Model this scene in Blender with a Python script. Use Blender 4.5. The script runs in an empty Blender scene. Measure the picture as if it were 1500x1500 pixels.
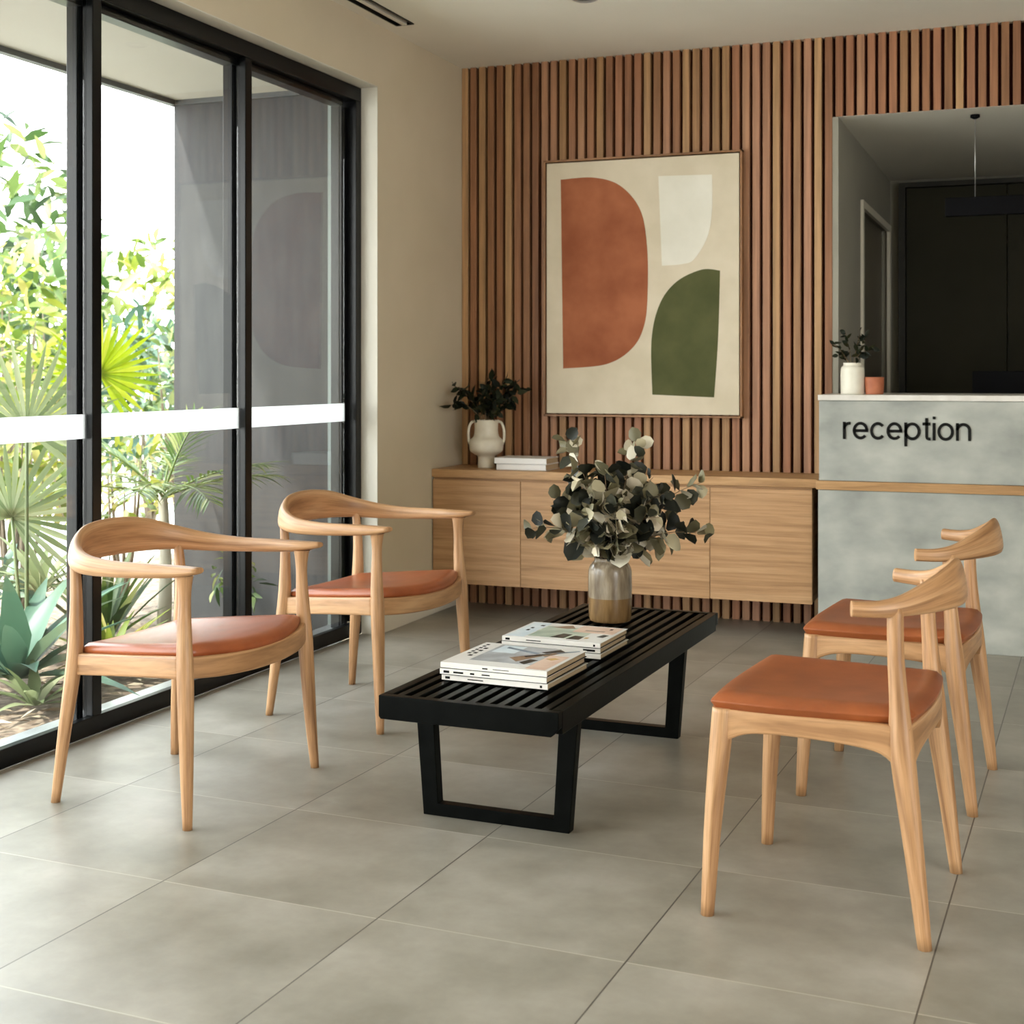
import bpy, bmesh, math, random
from mathutils import Vector, Matrix, noise
R = math.radians
PI = math.pi
SC = bpy.context.scene
COL = SC.collection

# ------------------------------------------------------------------ camera
cam_d = bpy.data.cameras.new('camera'); cam = bpy.data.objects.new('camera', cam_d); COL.objects.link(cam)
cam.location = (0, 0, 1.2); cam.rotation_euler = (R(90), 0, R(21.1))
cam_d.sensor_width = 36; cam_d.lens = 48.6; cam_d.shift_y = -0.1347
cam_d.clip_start = 0.05; cam_d.clip_end = 300
cam_d.dof.use_dof = True; cam_d.dof.focus_distance = 3.9; cam_d.dof.aperture_fstop = 6.3
SC.camera = cam

# ------------------------------------------------------------------ sky, sun, exposure
W = bpy.data.worlds.new('sky'); SC.world = W; W.use_nodes = True
nt = W.node_tree; nt.nodes.clear()
wo = nt.nodes.new('ShaderNodeOutputWorld'); bg = nt.nodes.new('ShaderNodeBackground')
tc = nt.nodes.new('ShaderNodeTexCoord'); sx = nt.nodes.new('ShaderNodeSeparateXYZ'); cr = nt.nodes.new('ShaderNodeValToRGB')
nt.links.new(tc.outputs['Generated'], sx.inputs[0]); nt.links.new(sx.outputs['Z'], cr.inputs[0])
e = cr.color_ramp.elements
e[0].position = 0.0; e[0].color = (0.98, 0.98, 0.96, 1); e[1].position = 0.9; e[1].color = (0.80, 0.90, 1.0, 1)
nt.links.new(cr.outputs[0], bg.inputs[0]); bg.inputs[1].default_value = 8.6
nt.links.new(bg.outputs[0], wo.inputs[0])

def link_light(name, d, loc, rot):
    o = bpy.data.objects.new(name, d); COL.objects.link(o); o.location = loc; o.rotation_euler = rot; return o
sd = bpy.data.lights.new('sun', 'SUN'); sd.energy = 10.0; sd.angle = R(3); sd.color = (1.0, 0.97, 0.91)
link_light('sun', sd, (-8, -4, 12), (R(22), R(-20), 0))
# daylight sampling portal in the glazed side (no light of its own)
pd = bpy.data.lights.new('window_portal', 'AREA'); pd.shape = 'RECTANGLE'; pd.size = 8.0; pd.size_y = 2.5; pd.cycles.is_portal = True
link_light('window_portal', pd, (-3.10, 1.72, 1.28), (R(90), 0, R(-90)))
pd = bpy.data.lights.new('fill_opening_portal', 'AREA'); pd.shape = 'RECTANGLE'; pd.size = 3.6; pd.size_y = 2.4; pd.cycles.is_portal = True  # portal for the opening added in the unseen right wall as fill
link_light('fill_opening_portal', pd, (4.3, -0.9, 1.25), (R(90), 0, R(90)))

SC.view_settings.view_transform = 'Standard'; SC.view_settings.look = 'None'
SC.view_settings.gamma = 1; SC.view_settings.use_curve_mapping = False
SC.view_settings.exposure = 0.44
SC.render.film_transparent = False

# ------------------------------------------------------------------ materials
def srgb(r, g, b):
    f = lambda c: (c/255/12.92) if c/255 <= 0.04045 else ((c/255+0.055)/1.055)**2.4
    return (f(r), f(g), f(b), 1)
def new_mat(name):
    m = bpy.data.materials.new(name); m.use_nodes = True
    n = m.node_tree; b = n.nodes['Principled BSDF']; return m, n, b
def L(n, a, b): n.links.new(a, b)
def node(n, t, **k):
    x = n.nodes.new(t)
    for a, v in k.items(): setattr(x, a, v)
    return x
def ramp(n, stops):
    x = n.nodes.new('ShaderNodeValToRGB'); el = x.color_ramp.elements
    while len(el) < len(stops): el.new(0.5)
    for i, (p, c) in enumerate(stops): el[i].position = p; el[i].color = c
    return x
def mottled(name, c1, c2, scale=4, rough=0.5, bump=0.0, bscale=60, spec=0.5, metallic=0, lo=0.35, hi=0.65, detail=5, stretch=None):
    m, n, b = new_mat(name)
    t = node(n, 'ShaderNodeTexCoord'); nz = node(n, 'ShaderNodeTexNoise'); nz.inputs['Scale'].default_value = scale; nz.inputs['Detail'].default_value = detail
    vec = t.outputs['Object']
    if stretch:
        mp = node(n, 'ShaderNodeMapping'); mp.inputs['Scale'].default_value = stretch; L(n, vec, mp.inputs[0]); vec = mp.outputs[0]
    L(n, vec, nz.inputs['Vector'])
    r = ramp(n, [(lo, c1), (hi, c2)]); L(n, nz.outputs[0], r.inputs[0]); L(n, r.outputs[0], b.inputs['Base Color'])
    b.inputs['Roughness'].default_value = rough; b.inputs['Specular IOR Level'].default_value = spec; b.inputs['Metallic'].default_value = metallic
    if bump:
        n2 = node(n, 'ShaderNodeTexNoise'); n2.inputs['Scale'].default_value = bscale; n2.inputs['Detail'].default_value = 4; L(n, t.outputs['Object'], n2.inputs['Vector'])
        bp = node(n, 'ShaderNodeBump'); bp.inputs['Strength'].default_value = bump; bp.inputs['Distance'].default_value = 0.004
        L(n, n2.outputs[0], bp.inputs['Height']); L(n, bp.outputs[0], b.inputs['Normal'])
    return m
def oak(name, dark, mid, light, rough=0.42, gu=2.2, gv=34):
    # UV in metres, u runs along the grain
    m, n, b = new_mat(name)
    t = node(n, 'ShaderNodeTexCoord'); oi = node(n, 'ShaderNodeObjectInfo')
    mul = node(n, 'ShaderNodeMath', operation='MULTIPLY'); mul.inputs[1].default_value = 13.7; L(n, oi.outputs['Random'], mul.inputs[0])
    add = node(n, 'ShaderNodeVectorMath', operation='ADD'); L(n, t.outputs['UV'], add.inputs[0]); L(n, mul.outputs[0], add.inputs[1])
    mp = node(n, 'ShaderNodeMapping'); mp.inputs['Scale'].default_value = (gu, gv, 1); L(n, add.outputs[0], mp.inputs[0])
    n1 = node(n, 'ShaderNodeTexNoise'); n1.inputs['Scale'].default_value = 1.0; n1.inputs['Detail'].default_value = 4; n1.inputs['Distortion'].default_value = 0.7
    L(n, mp.outputs[0], n1.inputs['Vector'])
    mp2 = node(n, 'ShaderNodeMapping'); mp2.inputs['Scale'].default_value = (gu*5, gv*9, 1); L(n, add.outputs[0], mp2.inputs[0])
    n2 = node(n, 'ShaderNodeTexNoise'); n2.inputs['Scale'].default_value = 1.0; n2.inputs['Detail'].default_value = 3; L(n, mp2.outputs[0], n2.inputs['Vector'])
    r = ramp(n, [(0.28, dark), (0.5, mid), (0.74, light)]); L(n, n1.outputs[0], r.inputs[0])
    r2 = ramp(n, [(0.33, (0.72, 0.70, 0.68, 1)), (0.55, (1, 1, 1, 1))]); L(n, n2.outputs[0], r2.inputs[0])
    mx = node(n, 'ShaderNodeMix', data_type='RGBA', blend_type='MULTIPLY'); mx.inputs['Factor'].default_value = 0.7
    L(n, r.outputs[0], mx.inputs['A']); L(n, r2.outputs[0], mx.inputs['B']); L(n, mx.outputs['Result'], b.inputs['Base Color'])
    b.inputs['Roughness'].default_value = rough
    bp = node(n, 'ShaderNodeBump'); bp.inputs['Strength'].default_value = 0.12; bp.inputs['Distance'].default_value = 0.002
    L(n, n2.outputs[0], bp.inputs['Height']); L(n, bp.outputs[0], b.inputs['Normal'])
    return m
def island(name, stops, rough=0.5, sub=0.0, spec=0.4, noise_amt=0.0, trans=0.0):
    m, n, b = new_mat(name)
    g = node(n, 'ShaderNodeNewGeometry'); r = ramp(n, stops); r.color_ramp.interpolation = 'LINEAR'
    L(n, g.outputs['Random Per Island'], r.inputs[0]); out = r.outputs[0]
    if noise_amt:
        t = node(n, 'ShaderNodeTexCoord'); mp = node(n, 'ShaderNodeMapping'); mp.inputs['Scale'].default_value = (60, 60, 2.2); L(n, t.outputs['Object'], mp.inputs[0])
        nz = node(n, 'ShaderNodeTexNoise'); nz.inputs['Scale'].default_value = 1.0; nz.inputs['Detail'].default_value = 5; L(n, mp.outputs[0], nz.inputs['Vector'])
        r2 = ramp(n, [(0.3, (1-noise_amt,)*3+(1,)), (0.65, (1, 1, 1, 1))]); L(n, nz.outputs[0], r2.inputs[0])
        mx = node(n, 'ShaderNodeMix', data_type='RGBA', blend_type='MULTIPLY'); mx.inputs['Factor'].default_value = 1
        L(n, out, mx.inputs['A']); L(n, r2.outputs[0], mx.inputs['B']); out = mx.outputs['Result']
    L(n, out, b.inputs['Base Color']); b.inputs['Roughness'].default_value = rough; b.inputs['Specular IOR Level'].default_value = spec
    if trans:
        tr = node(n, 'ShaderNodeBsdfTranslucent'); L(n, out, tr.inputs[0]); ms = node(n, 'ShaderNodeMixShader'); ms.inputs[0].default_value = trans
        L(n, b.outputs[0], ms.inputs[1]); L(n, tr.outputs[0], ms.inputs[2]); L(n, ms.outputs[0], n.nodes['Material Output'].inputs[0])
    return m

M = {}
M['oak'] = oak('chair_oak', srgb(132, 92, 58), srgb(182, 138, 96), srgb(205, 164, 122))
M['cab'] = oak('sideboard_oak', srgb(156, 116, 76), srgb(182, 140, 98), srgb(198, 158, 116), rough=0.5, gu=1.6, gv=46)
M['top_oak'] = oak('worktop_oak', srgb(156, 116, 74), srgb(184, 142, 96), srgb(200, 160, 114), rough=0.45)
M['plaster'] = mottled('warm_plaster', srgb(204, 192, 168), srgb(210, 198, 175), 2, 0.85, 0.05, 90, 0.2)
M['ceil'] = mottled('ceiling_paint', srgb(236, 232, 220), srgb(240, 236, 224), 2, 0.9, spec=0.15)
M['trim'] = mottled('painted_trim', srgb(226, 220, 205), srgb(232, 226, 212), 2, 0.5)
M['reveal'] = mottled('reveal_paint', srgb(206, 202, 190), srgb(210, 206, 195), 2, 0.7)
M['leather'] = mottled('cognac_leather', srgb(134, 70, 34), srgb(154, 84, 44), 9, 0.40, 0.10, 260, 0.45)
M['leather_arm'] = mottled('cognac_leather_glossy', srgb(140, 72, 38), srgb(162, 88, 50), 9, 0.33, 0.10, 260, 0.5)
M['black_wood'] = mottled('black_lacquered_wood', (0.0012, 0.0015, 0.0012, 1), (0.003, 0.0034, 0.003, 1), 20, 0.32, 0.05, 120, 0.05)
M['black_metal'] = mottled('black_anodised_frame', (0.0015, 0.0017, 0.002, 1), (0.0025, 0.003, 0.0035, 1), 8, 0.30, spec=0.25)
M['silver'] = mottled('aluminium_sill', (0.5, 0.5, 0.5, 1), (0.6, 0.6, 0.6, 1), 8, 0.35, metallic=0.8)
M['backing'] = mottled('dark_backing_board', srgb(70, 22, 16), srgb(78, 26, 18), 8, 0.8)
M['slat'] = island('timber_slats', [(0.0, srgb(140, 96, 66)), (0.25, srgb(178, 124, 92)), (0.45, srgb(152, 108, 74)), (0.65, srgb(192, 142, 112)), (0.82, srgb(164, 124, 84)), (1.0, srgb(202, 160, 116))], 0.5, noise_amt=0.38)
M['concrete'] = mottled('grey_microcement', srgb(144, 147, 142), srgb(188, 189, 181), 4.2, 0.6, 0.08, 30, 0.3, lo=0.3, hi=0.7, detail=9, stretch=(1, 1, 1.6))
M['stone_top'] = mottled('pale_stone_top', srgb(214, 208, 200), srgb(230, 226, 220), 12, 0.3)
M['fin'] = mottled('grey_render', srgb(52, 52, 53), srgb(60, 60, 60), 6, 0.85, 0.1, 80, stretch=(3, 3, 0.6))
M['outer_grey'] = mottled('outer_grey_paint', srgb(112, 120, 116), srgb(118, 126, 122), 4, 0.7)
M['soffit'] = mottled('soffit_paint', srgb(158, 152, 140), srgb(162, 157, 146), 2, 0.8)
M['dark_metal'] = mottled('dark_fascia', srgb(60, 62, 62), srgb(68, 70, 70), 4, 0.5)
M['decal'] = mottled('white_frosted_film', srgb(240, 242, 242), srgb(246, 247, 247), 3, 0.6)
_n = M['decal'].node_tree; _t = _n.nodes.new('ShaderNodeBsdfTranslucent'); _t.inputs[0].default_value = (0.92, 0.94, 0.95, 1); _m = _n.nodes.new('ShaderNodeMixShader'); _m.inputs[0].default_value = 0.6
_n.links.new(_n.nodes['Principled BSDF'].outputs[0], _m.inputs[1]); _n.links.new(_t.outputs[0], _m.inputs[2]); _n.links.new(_m.outputs[0], _n.nodes['Material Output'].inputs[0])
M['room_grey'] = mottled('back_room_paint', srgb(150, 147, 135), srgb(155, 152, 140), 2, 0.8)
M['panel_dark'] = mottled('dark_olive_panels', srgb(48, 47, 35), srgb(54, 52, 40), 3, 0.6, spec=0.2)
M['panel_frame'] = mottled('dark_panel_frame', srgb(32, 33, 27), srgb(38, 38, 31), 3, 0.5)
M['door_paint'] = mottled('door_paint', srgb(112, 106, 92), srgb(117, 111, 97), 3, 0.5)
M['black'] = mottled('matt_black', (0.002, 0.002, 0.003, 1), (0.003, 0.003, 0.004, 1), 8, 0.5, spec=0.08)
M['canvas'] = mottled('natural_canvas', srgb(208, 196, 172), srgb(220, 208, 186), 5, 0.85, 0.25, 500, 0.15)
M['terra'] = mottled('terracotta_paint', srgb(144, 82, 54), srgb(170, 104, 72), 5, 0.8, 0.1, 300, 0.2)
M['olive'] = mottled('olive_paint', srgb(74, 78, 46), srgb(90, 92, 58), 5, 0.8, 0.1, 300, 0.2)
M['offwhite'] = mottled('off_white_paint', srgb(222, 218, 204), srgb(232, 228, 216), 5, 0.8, 0.1, 300, 0.2)
M['frame_wood'] = oak('frame_wood', srgb(120, 82, 48), srgb(148, 104, 66), srgb(170, 124, 82))
M['ceramic'] = mottled('cream_ceramic', srgb(214, 206, 188), srgb(226, 219, 202), 14, 0.35)
M['white_ceramic'] = mottled('white_ceramic', srgb(228, 224, 208), srgb(238, 234, 220), 14, 0.4)
M['terracotta'] = mottled('terracotta_pot', srgb(168, 96, 64), srgb(190, 116, 82), 14, 0.6)
M['paper'] = mottled('page_block', srgb(160, 136, 104), srgb(208, 190, 160), 3, 0.8, stretch=(1, 1, 500), lo=0.3, hi=0.7)
M['cover'] = mottled('magazine_cover', srgb(214, 210, 204), srgb(226, 224, 220), 3, 0.3)
M['spine'] = mottled('white_spine', srgb(222, 216, 208), srgb(232, 228, 222), 3, 0.35)
M['white_book'] = mottled('white_book_cover', srgb(224, 222, 220), srgb(234, 232, 230), 3, 0.45)
M['ink'] = mottled('black_ink', (0.004, 0.004, 0.004, 1), (0.007, 0.007, 0.006, 1), 3, 0.5, spec=0.15)
M['p_grey'] = mottled('grey_print', srgb(150, 152, 154), srgb(186, 190, 194), 14, 0.3)
M['p_sage'] = mottled('sage_print', srgb(150, 166, 150), srgb(190, 200, 184), 16, 0.3)
M['p_blue'] = mottled('blue_print', srgb(90, 104, 118), srgb(130, 146, 160), 14, 0.3)
M['p_pink'] = mottled('pink_print', srgb(206, 170, 148), srgb(222, 194, 176), 14, 0.3)
M['p_dark'] = mottled('dark_print', srgb(24, 26, 26), srgb(56, 54, 48), 14, 0.3)
M['p_brown'] = mottled('brown_print', srgb(116, 92, 74), srgb(150, 124, 100), 14, 0.3)
M['p_gold'] = mottled('gold_print', srgb(196, 158, 92), srgb(206, 168, 104), 14, 0.3)
M['p_pale'] = mottled('pale_blue_print', srgb(196, 210, 218), srgb(216, 226, 230), 14, 0.3)
M['bark'] = mottled('grey_bark', srgb(91, 78, 64), srgb(117, 105, 88), 20, 0.9, 0.3, 40)
M['stem'] = mottled('twig', srgb(104, 84, 62), srgb(128, 108, 82), 20, 0.8)
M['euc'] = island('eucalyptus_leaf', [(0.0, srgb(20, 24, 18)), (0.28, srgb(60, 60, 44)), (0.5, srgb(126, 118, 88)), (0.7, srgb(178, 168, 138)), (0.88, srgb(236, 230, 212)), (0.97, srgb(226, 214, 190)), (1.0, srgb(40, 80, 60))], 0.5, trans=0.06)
M['dark_leaf'] = island('dark_green_leaf', [(0, srgb(12, 18, 10)), (0.5, srgb(26, 34, 18)), (0.8, srgb(54, 54, 30)), (1, srgb(18, 26, 16))], 0.5, spec=0.2)
M['leafA'] = island('lime_leaf', [(0, srgb(58, 80, 22)), (0.35, srgb(100, 116, 34)), (0.7, srgb(136, 140, 50)), (1, srgb(160, 148, 92))], 0.5, trans=0.35)
M['leafB'] = island('mid_green_leaf', [(0, srgb(26, 46, 20)), (0.4, srgb(54, 80, 34)), (0.75, srgb(92, 110, 52)), (1, srgb(134, 138, 90))], 0.5, trans=0.3)
M['leafC'] = island('blue_green_leaf', [(0, srgb(44, 74, 60)), (0.5, srgb(74, 104, 82)), (1, srgb(122, 140, 110))], 0.45, trans=0.2)
M['frond'] = island('palm_leaflet', [(0, srgb(40, 66, 24)), (0.4, srgb(74, 98, 42)), (0.75, srgb(110, 124, 62)), (1, srgb(140, 144, 96))], 0.45, trans=0.3)
M['frond_pale'] = island('pale_palm_leaflet', [(0, srgb(84, 98, 62)), (0.5, srgb(122, 132, 94)), (1, srgb(156, 160, 128))], 0.45, trans=0.35)
M['frond_lime'] = island('lime_palm_leaflet', [(0, srgb(96, 116, 8)), (0.5, srgb(128, 142, 14)), (1, srgb(150, 152, 50))], 0.45, trans=0.4)
M['pole'] = mottled('pale_trunk', srgb(147, 139, 123), srgb(165, 159, 144), 10, 0.8)
M['mulch'] = mottled('bark_mulch', srgb(69, 52, 38), srgb(121, 107, 90), 26, 0.95, 0.9, 30, detail=8)
M['paving'] = mottled('pale_paving', srgb(176, 174, 168), srgb(196, 193, 187), 2, 0.8)

# window glass: clear, thin, reflecting by angle
m, n, b = new_mat('clear_glass'); n.nodes.remove(b)
ge = node(n, 'ShaderNodeNewGeometry'); dt = node(n, 'ShaderNodeVectorMath', operation='DOT_PRODUCT'); L(n, ge.outputs['Incoming'], dt.inputs[0]); L(n, ge.outputs['Normal'], dt.inputs[1])
ab_ = node(n, 'ShaderNodeMath', operation='ABSOLUTE'); L(n, dt.outputs['Value'], ab_.inputs[0]); om = node(n, 'ShaderNodeMath', operation='SUBTRACT'); om.inputs[0].default_value = 1; L(n, ab_.outputs[0], om.inputs[1])
pw = node(n, 'ShaderNodeMath', operation='POWER'); L(n, om.outputs[0], pw.inputs[0]); pw.inputs[1].default_value = 5
fr = node(n, 'ShaderNodeMath', operation='MULTIPLY_ADD'); L(n, pw.outputs[0], fr.inputs[0]); fr.inputs[1].default_value = 0.96; fr.inputs[2].default_value = 0.04
tp = node(n, 'ShaderNodeBsdfTransparent'); tp.inputs[0].default_value = (0.95, 0.965, 0.955, 1)
gl = node(n, 'ShaderNodeBsdfGlossy'); gl.inputs['Roughness'].default_value = 0.02; ms = node(n, 'ShaderNodeMixShader')
L(n, fr.outputs[0], ms.inputs[0]); L(n, tp.outputs[0], ms.inputs[1]); L(n, gl.outputs[0], ms.inputs[2]); L(n, ms.outputs[0], n.nodes['Material Output'].inputs[0]); M['glass'] = m

# floor tiles
m, n, b = new_mat('grey_floor_tiles'); t = node(n, 'ShaderNodeTexCoord')
mp = node(n, 'ShaderNodeMapping', vector_type='TEXTURE')
mp.inputs['Location'].default_value = (-1.374, 2.735, 0); mp.inputs['Rotation'].default_value = (0, 0, R(-2.1)); mp.inputs['Scale'].default_value = (0.575, 0.586, 1)
L(n, t.outputs['Object'], mp.inputs[0])
sp = node(n, 'ShaderNodeSeparateXYZ'); L(n, mp.outputs[0], sp.inputs[0])
def edge(ax, w):
    fr_ = node(n, 'ShaderNodeMath', operation='FRACT'); L(n, sp.outputs[ax], fr_.inputs[0])
    s1 = node(n, 'ShaderNodeMath', operation='SUBTRACT'); L(n, fr_.outputs[0], s1.inputs[0]); s1.inputs[1].default_value = 0.5
    ab = node(n, 'ShaderNodeMath', operation='ABSOLUTE'); L(n, s1.outputs[0], ab.inputs[0])
    g_ = node(n, 'ShaderNodeMath', operation='GREATER_THAN'); L(n, ab.outputs[0], g_.inputs[0]); g_.inputs[1].default_value = 0.5-w
    return g_
ex, ey = edge('X', 0.0032), edge('Y', 0.0030)
fx = node(n, 'ShaderNodeVectorMath', operation='FLOOR'); L(n, mp.outputs[0], fx.inputs[0])
wn = node(n, 'ShaderNodeTexWhiteNoise', noise_dimensions='2D'); L(n, fx.outputs[0], wn.inputs['Vector'])
ad = node(n, 'ShaderNodeVectorMath', operation='ADD'); sc_ = node(n, 'ShaderNodeVectorMath', operation='SCALE'); sc_.inputs['Scale'].default_value = 20
L(n, wn.outputs['Color'], sc_.inputs[0]); L(n, t.outputs['Object'], ad.inputs[0]); L(n, sc_.outputs[0], ad.inputs[1])
nz = node(n, 'ShaderNodeTexNoise'); nz.inputs['Scale'].default_value = 3.0; nz.inputs['Detail'].default_value = 9; nz.inputs['Roughness'].default_value = 0.62; L(n, ad.outputs[0], nz.inputs['Vector'])
r1 = ramp(n, [(0.30, srgb(122, 116, 104)), (0.5, srgb(144, 138, 126)), (0.70, srgb(164, 158, 147))]); L(n, nz.outputs[0], r1.inputs[0])
hv = node(n, 'ShaderNodeHueSaturation'); mr = node(n, 'ShaderNodeMapRange'); mr.inputs['To Min'].default_value = 0.94; mr.inputs['To Max'].default_value = 1.05
L(n, wn.outputs['Value'], mr.inputs[0]); L(n, mr.outputs[0], hv.inputs['Value']); L(n, r1.outputs[0], hv.inputs['Color'])
m1 = node(n, 'ShaderNodeMix', data_type='RGBA'); L(n, ey.outputs[0], m1.inputs['Factor']); L(n, hv.outputs[0], m1.inputs['A']); m1.inputs['B'].default_value = srgb(176, 168, 154)
m2 = node(n, 'ShaderNodeMix', data_type='RGBA'); L(n, ex.outputs[0], m2.inputs['Factor']); L(n, m1.outputs['Result'], m2.inputs['A']); m2.inputs['B'].default_value = srgb(82, 76, 68)
L(n, m2.outputs['Result'], b.inputs['Base Color'])
rr = node(n, 'ShaderNodeMapRange'); rr.inputs['To Min'].default_value = 0.30; rr.inputs['To Max'].default_value = 0.46; L(n, nz.outputs[0], rr.inputs[0]); L(n, rr.outputs[0], b.inputs['Roughness'])
b.inputs['Specular IOR Level'].default_value = 0.45
M['tiles'] = m

# two-tone glazed vase: ash grey glaze above a brown glaze
m, n, b = new_mat('two_tone_glaze'); t = node(n, 'ShaderNodeTexCoord'); sp2 = node(n, 'ShaderNodeSeparateXYZ'); L(n, t.outputs['Object'], sp2.inputs[0])
nz = node(n, 'ShaderNodeTexNoise'); nz.inputs['Scale'].default_value = 1; nz.inputs['Detail'].default_value = 6
mp = node(n, 'ShaderNodeMapping'); mp.inputs['Scale'].default_value = (50, 50, 9); L(n, t.outputs['Object'], mp.inputs[0]); L(n, mp.outputs[0], nz.inputs['Vector'])
ra = ramp(n, [(0.3, srgb(96, 82, 66)), (0.55, srgb(140, 126, 106)), (0.75, srgb(172, 160, 142))]); L(n, nz.outputs[0], ra.inputs[0])
rb = ramp(n, [(0.3, srgb(92, 68, 40)), (0.7, srgb(142, 112, 74))]); L(n, nz.outputs[0], rb.inputs[0])
gt = node(n, 'ShaderNodeMath', operation='GREATER_THAN'); L(n, sp2.outputs['Z'], gt.inputs[0]); gt.inputs[1].default_value = 0.082
mx = node(n, 'ShaderNodeMix', data_type='RGBA'); L(n, gt.outputs[0], mx.inputs['Factor']); L(n, rb.outputs[0], mx.inputs['A']); L(n, ra.outputs[0], mx.inputs['B']); L(n, mx.outputs['Result'], b.inputs['Base Color'])
b.inputs['Roughness'].default_value = 0.22; M['vase'] = m

# ------------------------------------------------------------------ helpers
def obj(name, bm, mat, parent=None, smooth=False, bevel=0, loc=None):
    me = bpy.data.meshes.new(name); bmesh.ops.recalc_face_normals(bm, faces=bm.faces[:])
    bm.to_mesh(me); bm.free(); me.materials.append(mat if not isinstance(mat, str) else M[mat])
    if smooth: me.polygons.foreach_set('use_smooth', [True]*len(me.polygons))
    o = bpy.data.objects.new(name, me); COL.objects.link(o)
    if parent: o.parent = parent
    if loc: o.location = loc
    if bevel:
        md = o.modifiers.new('bevel', 'BEVEL'); md.width = bevel; md.segments = 2; md.limit_method = 'ANGLE'
    return o
def tag(o, label=None, cat=None, group=None, kind=None):
    if label: o['label'] = label
    if cat: o['category'] = cat
    if group: o['group'] = group
    if kind: o['kind'] = kind
    return o
def thing(name, label, cat, loc=(0, 0, 0), rz=0, group=None):
    o = bpy.data.objects.new(name, None); COL.objects.link(o); o.location = loc; o.rotation_euler = (0, 0, rz); o.empty_display_size = 0.1
    return tag(o, label, cat, group)
def struct(name, bm, mat, parent=None, **k):
    o = obj(name, bm, mat, parent, **k)
    if not parent: o['kind'] = 'structure'
    return o
def uvl(bm): return bm.loops.layers.uv.verify()
def uv_faces(bm, faces, axis, off=0):
    uv = uvl(bm)
    for f in faces:
        nrm = f.normal; k = max(range(3), key=lambda i: abs(nrm[i]))
        oth = [i for i in range(3) if i != k]
        for l in f.loops:
            c = l.vert.co
            if axis in oth: o2 = oth[0] if oth[1] == axis else oth[1]; l[uv].uv = (c[axis]+off, c[o2]+c[k]*0.37)
            else: l[uv].uv = (c[oth[0]]*0.3+off, c[oth[1]])
def box(bm, x0, x1, y0, y1, z0, z1, axis=None):
    v = [bm.verts.new((x, y, z)) for z in (z0, z1) for y in (y0, y1) for x in (x0, x1)]
    fs = [bm.faces.new([v[i] for i in q]) for q in ((0, 2, 3, 1), (4, 5, 7, 6), (0, 1, 5, 4), (2, 6, 7, 3), (1, 3, 7, 5), (0, 4, 6, 2))]
    for f in fs: f.normal_update()
    if axis is None: axis = max(range(3), key=lambda i: (x1-x0, y1-y0, z1-z0)[i])
    uv_faces(bm, fs, axis)
    return bm
def B(*boxes, axis=None):
    bm = bmesh.new()
    for b_ in boxes: box(bm, *b_, axis=axis)
    return bm
def cr_interp(P, t):
    # Catmull-Rom on list of tuples, t in 0..1
    n_ = len(P)-1; s = min(max(t*n_, 0), n_-1e-9); i = int(s); u = s-i
    p0, p1, p2, p3 = P[max(i-1, 0)], P[i], P[i+1], P[min(i+2, n_)]
    return [0.5*((2*b_)+(-a+c)*u+(2*a-5*b_+4*c-d)*u*u+(-a+3*b_-3*c+d)*u**3) for a, b_, c, d in zip(p0, p1, p2, p3)]
def rings(bm, RG, cap=True, closed_path=False):
    uv = uvl(bm); V = [[bm.verts.new(p) for p in r] for r in RG]; nn = len(V[0]); u = 0
    md_ = RG[len(RG)//2]; PER = sum((md_[(q+1) % nn]-md_[q]).length for q in range(nn))/nn
    for i in range(len(V)-1):
        c0 = sum(RG[i], Vector())/nn; c1 = sum(RG[i+1], Vector())/nn; du = (c1-c0).length; v = 0; dv = PER
        for j in range(nn):
            k = (j+1) % nn
            f = bm.faces.new((V[i][j], V[i][k], V[i+1][k], V[i+1][j])); f.smooth = True
            for l, q in zip(f.loops, ((u, v), (u, v+dv), (u+du, v+dv), (u+du, v))): l[uv].uv = q
            v += dv
        u += du
    if cap:
        for r in (V[0], V[-1]):
            f = bm.faces.new(r)
            for l in f.loops: l[uv].uv = (l.vert.co.x*0.2+l.vert.co.z*0.1, l.vert.co.y)
def sweep(bm, P, n_=16, m_=20, power=2.0, up=Vector((0, 0, 1)), round_ends=0):
    """P: list of (x,y,z,width,height,roll); superelliptic section carried along a smooth path"""
    S = [cr_interp(P, i/(m_-1)) for i in range(m_)]
    RG = []
    for i, s in enumerate(S):
        a = Vector(S[max(i-1, 0)][:3]); b_ = Vector(S[min(i+1, m_-1)][:3]); T = (b_-a).normalized()
        side = T.cross(up); side.normalize(); U = side.cross(T)
        c, w, h, ro = Vector(s[:3]), s[3]/2, s[4]/2, s[5]
        A = side*math.cos(ro)+U*math.sin(ro); Bv = U*math.cos(ro)-side*math.sin(ro)
        ring = []
        for j in range(n_):
            th = 2*PI*j/n_; cs, sn = math.cos(th), math.sin(th)
            x = w*math.copysign(abs(cs)**(2/power), cs); y = h*math.copysign(abs(sn)**(2/power), sn)
            ring.append(c+A*x+Bv*y)
        RG.append(ring)
    if round_ends:
        def end(r, T_):
            c = sum(r, Vector())/len(r); return [c+(p-c)*0.72+T_*round_ends for p in r]
        T0 = (Vector(S[0][:3])-Vector(S[1][:3])).normalized(); T1 = (Vector(S[-1][:3])-Vector(S[-2][:3])).normalized()
        RG = [end(RG[0], T0)]+RG+[end(RG[-1], T1)]
    rings(bm, RG)
    return bm
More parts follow.
